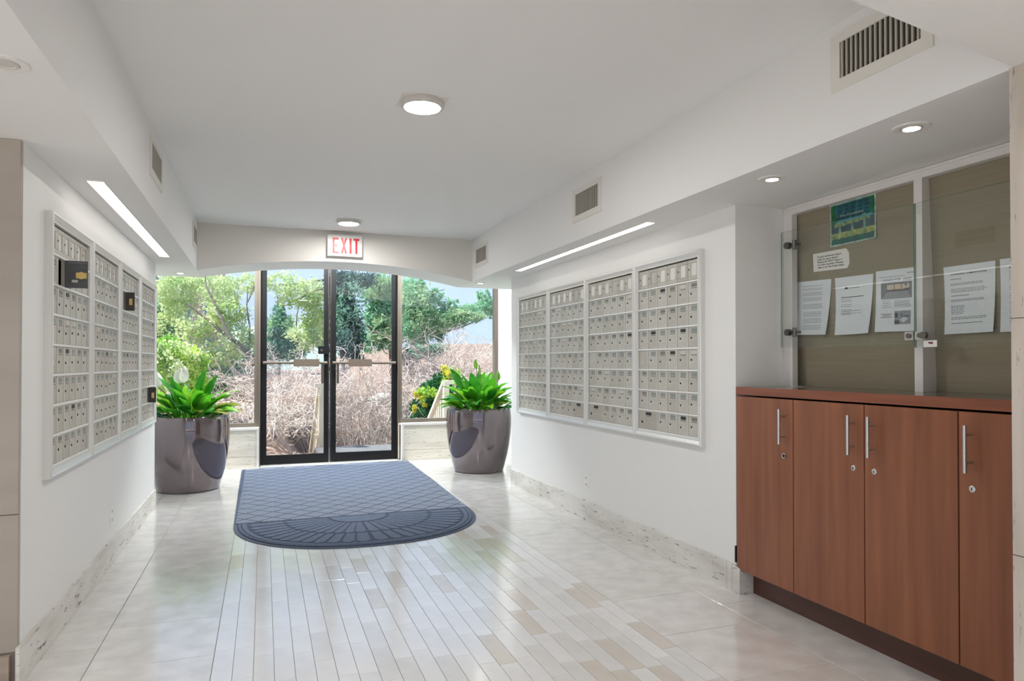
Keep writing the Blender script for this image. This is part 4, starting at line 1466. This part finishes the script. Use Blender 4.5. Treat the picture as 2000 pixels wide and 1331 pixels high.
def railing(x, y0, z0, y1, z1, side_x, label):
    t = thing('wooden_railing', label, 'railing', (x, y0, -.012), 0, 'wooden railings of the outside steps')
    B = lambda: MB()
    sub = lambda mb, nm: MB().add([(p[0] - x, p[1] - y0, p[2] + .012) for p in mb.v], mb.f).build(nm, M['rail_wood'], t)
    gz = lambda yy: -0.012 if yy <= 10.35 else -.012 - .165 * (int((yy - 10.35) / .27) + 1)
    sub(B().box(x - .042, x + .042, y0 - .042, y0 + .042, -.012, z0 + .02), 'post')
    sub(B().box(x - .042, x + .042, y1 - .042, y1 + .042, max(-1.2, gz(y1)), z1 + .02), 'post')
    v = []
    for (yy, zz) in ((y0, z0), (y1, z1)):
        v += [(x - .06, yy, zz - .04), (x + .06, yy, zz - .04), (x + .06, yy, zz + .03), (x - .06, yy, zz + .03)]
    fr = [(0, 1, 2, 3), (7, 6, 5, 4), (0, 4, 5, 1), (1, 5, 6, 2), (2, 6, 7, 3), (3, 7, 4, 0)]
    sub(B().add(v, fr), 'handrail')
    sub(B().add([(p[0], p[1], p[2] - .72) for p in v], fr), 'bottom_rail')
    m_ = 14
    for i in range(1, m_):
        f_ = i / m_
        yy = y0 + (y1 - y0) * f_
        zz = z0 + (z1 - z0) * f_
        sub(B().box(x - .018, x + .018, yy - .018, yy + .018, zz - .74, zz - .03), 'baluster')
    sub(B().box(min(x, side_x), max(x, side_x), y0 - .05, y0 + .05, z0 - .03, z0 + .03), 'top_rail')
    sub(B().box(min(x, side_x), max(x, side_x), y0 - .02, y0 + .02, z0 - .78, z0 - .72), 'bottom_rail')
    k = int(abs(side_x - x) / .13)
    for i in range(1, k):
        xx = x + (side_x - x) * i / k
        sub(B().box(xx - .018, xx + .018, y0 - .018, y0 + .018, z0 - .74, z0 - .03), 'baluster')
railing(0.80, 10.38, .885, 12.3, -.30, 0.70, 'pale wooden railing seen through the left door')
railing(2.64, 10.28, .915, 12.2, -.30, 3.6, 'pale wooden railing seen behind the right planter')


def tubes(name, P, R, m, parent=None, sides=3):
    P = np.asarray(P)
    n_, k, _ = P.shape
    T = np.gradient(P, axis=1)
    T /= np.linalg.norm(T, axis=2)[..., None] + 1e-9
    ref = NR.normal(size=(n_, 1, 3))
    A = np.cross(T, ref)
    A /= np.linalg.norm(A, axis=2)[..., None] + 1e-9
    Bv = np.cross(T, A)
    ang = np.arange(sides) * 2 * np.pi / sides
    V = P[:, :, None, :] + (A[:, :, None, :] * np.cos(ang)[None, None, :, None] + Bv[:, :, None, :] * np.sin(ang)[None, None, :, None]) * np.asarray(R)[:, :, None, None]
    idx = np.arange(n_ * k * sides).reshape(n_, k, sides)
    nx_ = np.roll(idx, -1, axis=2)
    f = np.stack([idx[:, :-1], nx_[:, :-1], nx_[:, 1:], idx[:, 1:]], -1).reshape(-1, 4)
    return np_obj(name, V, f, m, parent)


def bare_shrub(x, y, rad, h, n, seed, m, label, weep=.5, thick=.017, group='bare shrubs outside'):
    g_ = np.random.default_rng(seed)
    z = float(ground_h(x, y)) - .05
    t = thing('bare_shrub', label, 'shrub', (x, y, z), 0, group)
    k = 8
    s = np.linspace(0, 1, k)[None, :, None]

    def make(base, n_, l0, l1, up, r0, wp):
        az = g_.uniform(0, 2 * np.pi, n_)
        out = np.stack([np.cos(az), np.sin(az), np.zeros(n_)], -1)[:, None, :]
        L = g_.uniform(l0, l1, n_)[:, None, None]
        u = g_.uniform(.4, 1.1, n_)[:, None, None] * up
        w = g_.uniform(.2, 1.2, n_)[:, None, None] * wp
        P = base[:, None, :] + out * s * L * rad + np.array([0, 0, 1.0]) * (u * s - w * s ** 2.2) * h
        P = P + np.cumsum(g_.normal(size=(n_, k, 3)) * .035, axis=1) * (.4 + s)
        R = (r0 * g_.uniform(.5, 1.2, n_)[:, None]) * (1 - .75 * s[:, :, 0])
        return P, R
    b0 = g_.normal(size=(n // 5, 3)) * (.22, .22, 0)
    P1, R1 = make(b0, n // 5, .5, 1.0, 1.5, thick, weep)
    tubes('branches', P1, R1, m, t, 4)
    n1 = int(n * .7)
    src = P1[g_.integers(0, len(P1), n1), g_.integers(2, k, n1)]
    P2, R2 = make(src, n1, .15, .55, .5, thick * .62, weep * .7)
    o = tubes('twigs', P2, R2, m, t, 3)
    n2 = int(n * .7)
    src = P2[g_.integers(0, len(P2), n2), g_.integers(2, k, n2)]
    P3, R3 = make(src, n2, .08, .3, .25, thick * .36, weep * .35)
    o2 = tubes('fine_twigs', P3, R3, m, t, 3)
    tag(o, None, None, None, 'stuff')
    tag(o2, None, None, None, 'stuff')
    return t


def px(y):
    return y * .965 / F_PX


def leaves(name, blobs, m, parent, size, asp=.5, shell=.35, up=0.0):
    """blobs: (u, v, y, ru, rv, n) clouds of leaves as seen at photo pixel (u, v), y metres away"""
    V = []
    for (u, v, y, ru, rv, n_) in blobs:
        c = np.array(at(u, v, y))
        r = np.array([ru * px(y), (ru + rv) * .5 * px(y), rv * px(y)])
        # clumps inside the cloud
        q = max(5, n_ // 26)
        cd_ = NR.normal(size=(q, 3))
        cd_ /= np.linalg.norm(cd_, axis=1)[:, None]
        cc = cd_ * (NR.uniform(shell, 1, q) ** .5)[:, None] * r
        pts = c + cc[NR.integers(0, q, n_)] + NR.normal(size=(n_, 3)) * r * .19
        a1 = NR.normal(size=(n_, 3)) + (0, 0, up)
        a1 /= np.linalg.norm(a1, axis=1)[:, None]
        a2 = np.cross(a1, NR.normal(size=(n_, 3)))
        a2 /= np.linalg.norm(a2, axis=1)[:, None]
        sz = NR.uniform(.6, 1.3, n_)[:, None] * size
        V.append(np.stack([pts + a1 * sz, pts + a2 * sz * asp, pts - a1 * sz, pts - a2 * sz * asp], 1))
    V = np.concatenate(V)
    o = np_obj(name, V, np.arange(len(V) * 4).reshape(-1, 4), m, parent)
    return tag(o, None, None, None, 'stuff')


def tree(name, label, base, limbs, fol, cat='tree', group='trees outside the entrance', bark='bark', leaf=.05, asp=.5, up=0.0):
    """limbs: lists of ((u, v), ...) , y, radius ; fol: list of (material, blobs)"""
    bx_, by_ = base
    z = float(ground_h(bx_, by_)) - .1
    t = thing(name, label, cat, (bx_, by_, z), 0, group)
    Mi = Matrix.Translation(Vector((-bx_, -by_, -z)))
    k = 0
    for (pts, y, r0) in limbs:
        P = [Vector((bx_, by_, z))] if k == 0 else []
        P += [at(u, v, y + .15 * i) for i, (u, v) in enumerate(pts)]
        mm = len(P)
        mb = MB().tube([Mi @ p for p in P], [r0 * (1 - .75 * i / mm) for i in range(mm)], 7)
        mb.build('trunk' if k == 0 else 'branch', M[bark], t, True)
        k += 1
    for (mk, blobs) in fol:
        o = leaves('foliage', blobs, M['fol_' + mk], t, leaf, asp, .3, up)
        o.location = Mi @ Vector((0, 0, 0))
    return t


def wp(u, y):
    p = at(u, 700, y)
    return (p.x, y)


# left window: loose yellow-green tree with a forked dark branch
tree('deciduous_tree', 'loose yellow-green tree with a forked dark branch in the left window', wp(512, 14), [
    ([(503, 725), (490, 697), (470, 675), (440, 655), (415, 632), (390, 612), (366, 594)], 14, .055),
    ([(452, 664), (440, 640), (425, 605), (413, 580), (402, 560), (400, 530)], 14, .035),
    ([(413, 580), (416, 560), (405, 545)], 14, .015), ([(486, 690), (488, 640), (482, 600), (484, 560)], 14.3, .02),
    ([(484, 590), (497, 560), (505, 545)], 14.3, .014)],
    [('yellow', [(345, 565, 15.5, 34, 30, 1500), (375, 548, 15.5, 40, 16, 1000), (430, 570, 15, 34, 30, 1500), (445, 610, 14.6, 34, 26, 1300), (395, 640, 15, 44, 30, 1100),
                 (345, 600, 15.6, 40, 26, 700), (470, 660, 14.5, 34, 30, 1000), (430, 690, 14.8, 40, 26, 900), (480, 552, 15, 26, 20, 450), (335, 640, 16, 30, 30, 500)])], leaf=.040)
tree('evergreen_shrub', 'blue-green bushy evergreen at the left edge of the left window', wp(315, 17), [([(316, 760), (318, 690), (320, 640)], 17, .05)],
     [('mint', [(318, 620, 17, 26, 34, 1300), (325, 660, 17, 34, 34, 1500)]), ('teal', [(340, 672, 17.3, 26, 26, 900), (305, 640, 17.3, 22, 40, 800)])], leaf=.06, asp=.35)
tree('leafy_shrub', 'bright lime leafy shrub behind the left plant', wp(345, 11.8), [([(345, 800), (346, 760), (345, 720)], 11.8, .03)],
     [('bright', [(325, 690, 11.8, 34, 26, 1200), (362, 706, 11.8, 34, 26, 1300), (335, 725, 11.8, 42, 30, 1500), (375, 740, 11.8, 26, 30, 900), (320, 760, 11.8, 30, 40, 900)]),
      ('yellow', [(345, 700, 11.6, 44, 30, 500)])], 'shrub', 'shrubs outside the entrance', leaf=.036, asp=.6)
tree('leafy_shrub', 'dark teal shrub low in the left window', wp(440, 16), [([(440, 790), (440, 750)], 16, .03)],
     [('teal', [(430, 715, 16, 46, 30, 1600), (470, 700, 16, 36, 30, 1300), (400, 745, 15.6, 34, 26, 900), (455, 745, 15.6, 44, 22, 1100)]), ('mint', [(450, 720, 15.4, 46, 34, 700)])],
     'shrub', 'shrubs outside the entrance', leaf=.05)
# left door
tree('young_conifer', 'small blue-green conifer seen through the left door', wp(545, 19), [([(546, 740), (545, 680), (544, 620), (542, 580)], 19, .04)],
     [('teal', [(543, 612, 19, 12, 22, 600), (545, 645, 19, 24, 24, 1200), (546, 680, 19, 32, 24, 1300), (528, 690, 19, 22, 24, 700), (580, 680, 19, 24, 26, 900)]), ('mint', [(548, 640, 18.7, 26, 34, 500)])],
     leaf=.07, asp=.3)
tree('deciduous_tree', 'sparse pale green tree filling the upper left door', wp(640, 15.5), [
    ([(640, 720), (637, 660), (640, 600), (642, 552)], 15.5, .05), ([(642, 546), (600, 552), (560, 557), (525, 557), (505, 554)], 15.5, .03),
    ([(642, 560), (610, 571), (580, 586), (555, 598)], 15.4, .026), ([(586, 700), (578, 650), (580, 615), (586, 590), (590, 560)], 15.7, .018), ([(640, 596), (620, 598), (606, 598)], 15.6, .012)],
    [('yellow', [(555, 550, 15.5, 46, 20, 700), (585, 580, 15.5, 40, 22, 1100), (612, 570, 15.5, 26, 24, 500), (615, 630, 15.7, 26, 40, 1500), (595, 660, 15.9, 34, 26, 1000), (625, 610, 15.4, 16, 40, 500)]),
     ('mint', [(620, 650, 16.2, 26, 30, 700)])], leaf=.04)
# right door
tree('dark_cedar', 'dark blue-green cedar behind the meeting stiles of the doors', wp(668, 16.5), [
    ([(668, 760), (668, 690), (672, 620), (678, 570), (690, 525)], 16.5, .09), ([(672, 600), (690, 592), (720, 588), (740, 582)], 16.2, .02), ([(680, 610), (700, 628), (725, 640)], 16.3, .02)],
    [('dark', [(664, 565, 16.5, 28, 34, 1900), (672, 620, 16.5, 28, 40, 2100), (688, 650, 16.5, 26, 40, 1900), (700, 548, 16.8, 34, 20, 1200), (655, 650, 16.5, 20, 44, 1200), (690, 690, 16.7, 22, 26, 700)]),
     ('teal', [(680, 610, 16.1, 36, 60, 1000)])], leaf=.06, asp=.35, bark='bark_pale')
tree('leafy_tree', 'fresh green tree in the right half of the right door', wp(760, 21), [
    ([(765, 740), (762, 660), (756, 600), (745, 560)], 21, .08), ([(700, 628), (722, 640), (740, 670), (752, 690)], 20.6, .03), ([(758, 610), (735, 606), (715, 612)], 20.8, .03)],
    [('pine', [(738, 570, 21, 30, 30, 2200), (752, 610, 21, 34, 34, 2400), (735, 625, 21, 24, 22, 1100), (760, 655, 21, 26, 26, 1300), (725, 668, 21, 22, 20, 700)]), ('mint', [(738, 560, 20.6, 30, 26, 800), (752, 640, 20.6, 30, 30, 600)])],
    leaf=.075, asp=.4)
# right window
tree('pine_tree', 'spreading blue-green pine in the right window with a long low branch', wp(800, 24), [
    ([(803, 740), (806, 680), (808, 630), (806, 590), (795, 550)], 24, .11), ([(806, 650), (840, 646), (870, 648), (900, 640), (935, 625), (970, 612)], 24, .05),
    ([(806, 610), (830, 590), (850, 570), (868, 566)], 24, .03), ([(870, 620), (885, 600), (890, 590)], 24, .012), ([(930, 600), (938, 580), (940, 572)], 24, .012)],
    [('pine', [(800, 580, 24, 26, 38, 2400), (820, 600, 24, 30, 30, 2000), (805, 640, 24, 34, 34, 2400), (840, 625, 24, 34, 26, 2400), (855, 580, 24, 14, 16, 500), (872, 600, 24, 10, 18, 300),
               (880, 622, 24, 34, 18, 2200), (920, 612, 24, 34, 16, 2000), (955, 600, 24, 26, 20, 1600), (890, 595, 24, 6, 14, 120), (938, 584, 24, 7, 16, 180), (950, 580, 24, 5, 14, 120), (820, 556, 24, 12, 14, 400)]),
      ('mint', [(810, 600, 23.4, 40, 46, 1200), (850, 630, 23.4, 44, 26, 700), (905, 615, 23.4, 50, 14, 600)]), ('teal', [(830, 650, 24.4, 40, 22, 1300)])], leaf=.085, asp=.3)
tree('juniper', 'low dark juniper under the pine in the right window', wp(835, 22), [([(835, 715), (835, 700)], 22, .03)],
     [('teal', [(820, 690, 22, 26, 14, 900), (852, 684, 22, 24, 10, 700)]), ('dark', [(800, 700, 22, 14, 22, 500)])], 'shrub', 'shrubs outside the entrance', leaf=.07, asp=.35)
tree('flowering_shrub', 'dark ivy-green shrub with yellow sprigs behind the right railing', wp(850, 13.2), [([(850, 840), (850, 800)], 13.2, .03)],
     [('ivy', [(845, 775, 13.2, 30, 30, 1500), (868, 760, 13.2, 26, 34, 1300), (830, 805, 13.2, 30, 22, 1100), (895, 770, 13.2, 20, 34, 700)]),
      ('gold', [(820, 780, 12.9, 14, 14, 110), (805, 800, 12.9, 8, 8, 70), (873, 725, 12.9, 12, 18, 150)]), ('bright', [(880, 740, 13, 18, 22, 500), (835, 770, 12.9, 20, 18, 260)])],
     'shrub', 'shrubs outside the entrance', leaf=.04, asp=.55)

# bare shrubs
def shrub_at(u, y, *a, **k):
    x_, y_ = wp(u, y)
    return bare_shrub(x_, y_, *a, **k)
shrub_at(560, 13.4, 1.1, .95, 420, 1, M['twig'], 'tangled pinkish bare shrub behind the left door', .55)
shrub_at(500, 14.6, 1.0, .70, 300, 6, M['twig'], 'low bare shrub between the left window and the left door', .5)
shrub_at(612, 14.8, 1.1, 1.25, 420, 2, M['twig'], 'tall bare shrub at the meeting stiles of the doors', .5)
shrub_at(676, 13.6, .75, 1.75, 380, 3, M['twig'], 'upright weeping bare shrub in the left part of the right door', .75)
shrub_at(730, 14.4, 1.0, 1.45, 400, 4, M['twig2'], 'grey bare shrub in the middle of the right door', .6)
shrub_at(785, 13.6, .8, 1.30, 360, 5, M['twig2'], 'grey drooping bare shrub beside the right mullion', .7)
shrub_at(820, 17.0, 1.3, .75, 300, 8, M['twig'], 'low pinkish bare shrub in the right window', .4)
shrub_at(900, 21.0, 2.3, 1.35, 460, 9, M['twig'], 'wide bare pinkish tree crown in the right window', .35, .02)
shrub_at(840, 20.5, 1.5, 1.25, 300, 10, M['twig'], 'pale bare tree crown under the pine', .35, .018)
shrub_at(535, 11.2, .8, .55, 240, 11, M['twig2'], 'low arching twigs just outside the left door', .6, .010)

# boulders
def boulder(u, v, y, r, label, seed):
    g_ = np.random.default_rng(seed)
    p = at(u, v, y)
    bm = bmesh.new()
    bmesh.ops.create_icosphere(bm, subdivisions=3, radius=1)
    f1, f2 = g_.normal(size=3) * 1.6, g_.normal(size=3) * 3
    for w_ in bm.verts:
        c = w_.co
        k = 1 + .16 * math.sin(c.dot(Vector(f1)) + seed) + .07 * math.sin(c.dot(Vector(f2)))
        w_.co = Vector((c.x * 1.25, c.y, c.z * .72)) * k * r
    me = bpy.data.meshes.new('boulder')
    bm.to_mesh(me)
    bm.free()
    me.materials.append(M['rock'])
    me.shade_smooth()
    z = min(p.z, float(ground_h(p.x, y)) + .35 * r)
    tag(link('boulder', me, None, (p.x, y, z)), label, 'boulder', 'boulders in the garden')
for i, (u, v, y, r, lb) in enumerate([(683, 838, 13.0, .30, 'pale boulder low in the left part of the right door'), (735, 828, 13.4, .38, 'pale boulder low in the right part of the right door'),
                                      (715, 764, 17.5, .30, 'pale rock half way up the right door'), (748, 762, 17.8, .28, 'pale rock beside the right stile of the right door')]):
    boulder(u, v, y, r, lb, i + 2)
for (u, y, lb) in ((675, 12.8, 'green tuft of grass before the left boulder'), (745, 13.0, 'green tuft of grass before the right boulder')):
    x_, y_ = wp(u, y)
    z_ = float(ground_h(x_, y_))
    t = thing('grass_tuft', lb, 'grass', (x_, y_, z_), 0, 'grass tufts by the boulders')
    n_ = 260
    base_ = NR.normal(size=(n_, 3)) * (.12, .12, 0)
    tip = base_ * 2.2 + (0, 0, 1) * NR.uniform(.12, .34, n_)[:, None]
    mid = (base_ + tip) * .5 + (0, 0, .04)
    tag(tubes('blades', np.stack([base_, mid, tip], 1), np.tile([[.008, .006, .001]], (n_, 1)), M['fol_bright'], t), None, None, None, 'stuff')

# white fence on the far berm
fp = at(845, 700, 25)
fz = float(ground_h(fp.x, 25))
fn = thing('white_fence', 'white post-and-rail fence under the pine in the right window', 'fence', (fp.x, 25, fz))
MB().box(-.09, .09, -.09, .09, -.1, 1.25).build('post', M['plate'], fn)
MB().box(-1.2, 1.6, -.03, .03, .42, .52).build('rail', M['plate'], fn)
MB().box(-1.26, -1.14, -.06, .06, -.1, .6).build('post', M['plate'], fn)
# lamp post
lp = wp(318, 21)
lt = thing('lamp_post', 'slim white post at the left edge of the left window', 'post', (lp[0], lp[1], float(ground_h(*lp)) - .05))
MB().tube([(0, 0, 0), (0, 0, 5.2)], [.06, .05], 10).build('pole', M['plate'], lt, True)
MB().lathe([(.05, 5.2), (.16, 5.25), (.14, 5.5), (0, 5.6)], 16).build('lantern', M['plate'], lt, True)
# apartment building far behind the trees
M['bwall'] = mat('tan_building_wall', srgb(206, 190, 176), 0.9, col2=srgb(190, 172, 158), scale=2)
M['bslab'] = mat('pale_balcony_slab', srgb(222, 216, 208), 0.9)
M['bpane'] = mat('building_window_pane', srgb(132, 146, 158), 0.2)
bb = thing('apartment_building', 'tan apartment building far behind the trees in the left window', 'building', (-5.6, 52, .2))
MB().box(-3.2, 2.8, 0, 6, -.5, 13).build('wall', M['bwall'], bb)
for fl_ in range(5):
    z = 1.4 + 2.5 * fl_
    MB().box(-3.3, 2.9, -.7, 0, z - .5, z - .32).build('balcony_slab', M['bslab'], bb)
    for c in range(4):
        w_ = MB().box(-2.8 + 1.45 * c, -1.9 + 1.45 * c, -.08, 0, z, z + 1.5).build('window', M['bslab'], bb)
        MB().box(-2.72 + 1.45 * c, -1.98 + 1.45 * c, -.10, -.08, z + .08, z + 1.42).build('pane', M['bpane'], w_)
MB().box(-3.4, 3.0, -.2, 6.2, 13, 13.4).build('roof', M['bslab'], bb)
# distant tree line and hills
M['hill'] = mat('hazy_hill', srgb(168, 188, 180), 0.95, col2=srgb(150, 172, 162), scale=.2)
hx = np.linspace(-90, 150, 60)
hz = (9.5 - 10.5 * np.clip((hx - 12) / 22, 0, 1)) + 1.6 * np.sin(hx * .05) + .9 * np.sin(hx * .17 + 1) + .5 * np.sin(hx * .5)
V = np.concatenate([np.stack([hx, 150 + 0 * hx, -3 + 0 * hx], -1), np.stack([hx, 165 + 0 * hx, hz], -1), np.stack([hx, 200 + 0 * hx, hz * .6], -1)])
k = np.arange(59)
tag(np_obj('hills', V, np.concatenate([np.stack([k, k + 1, k + 61, k + 60], -1), np.stack([k + 60, k + 61, k + 121, k + 120], -1)]), M['hill'], None, True),
    'hazy green hills on the horizon', 'hills', None, 'structure')
tag(MB().box(-120, 180, 74, 205, -3.2, -.2).build('ground_far', M['hill']), 'far valley floor', 'ground', None, 'structure')
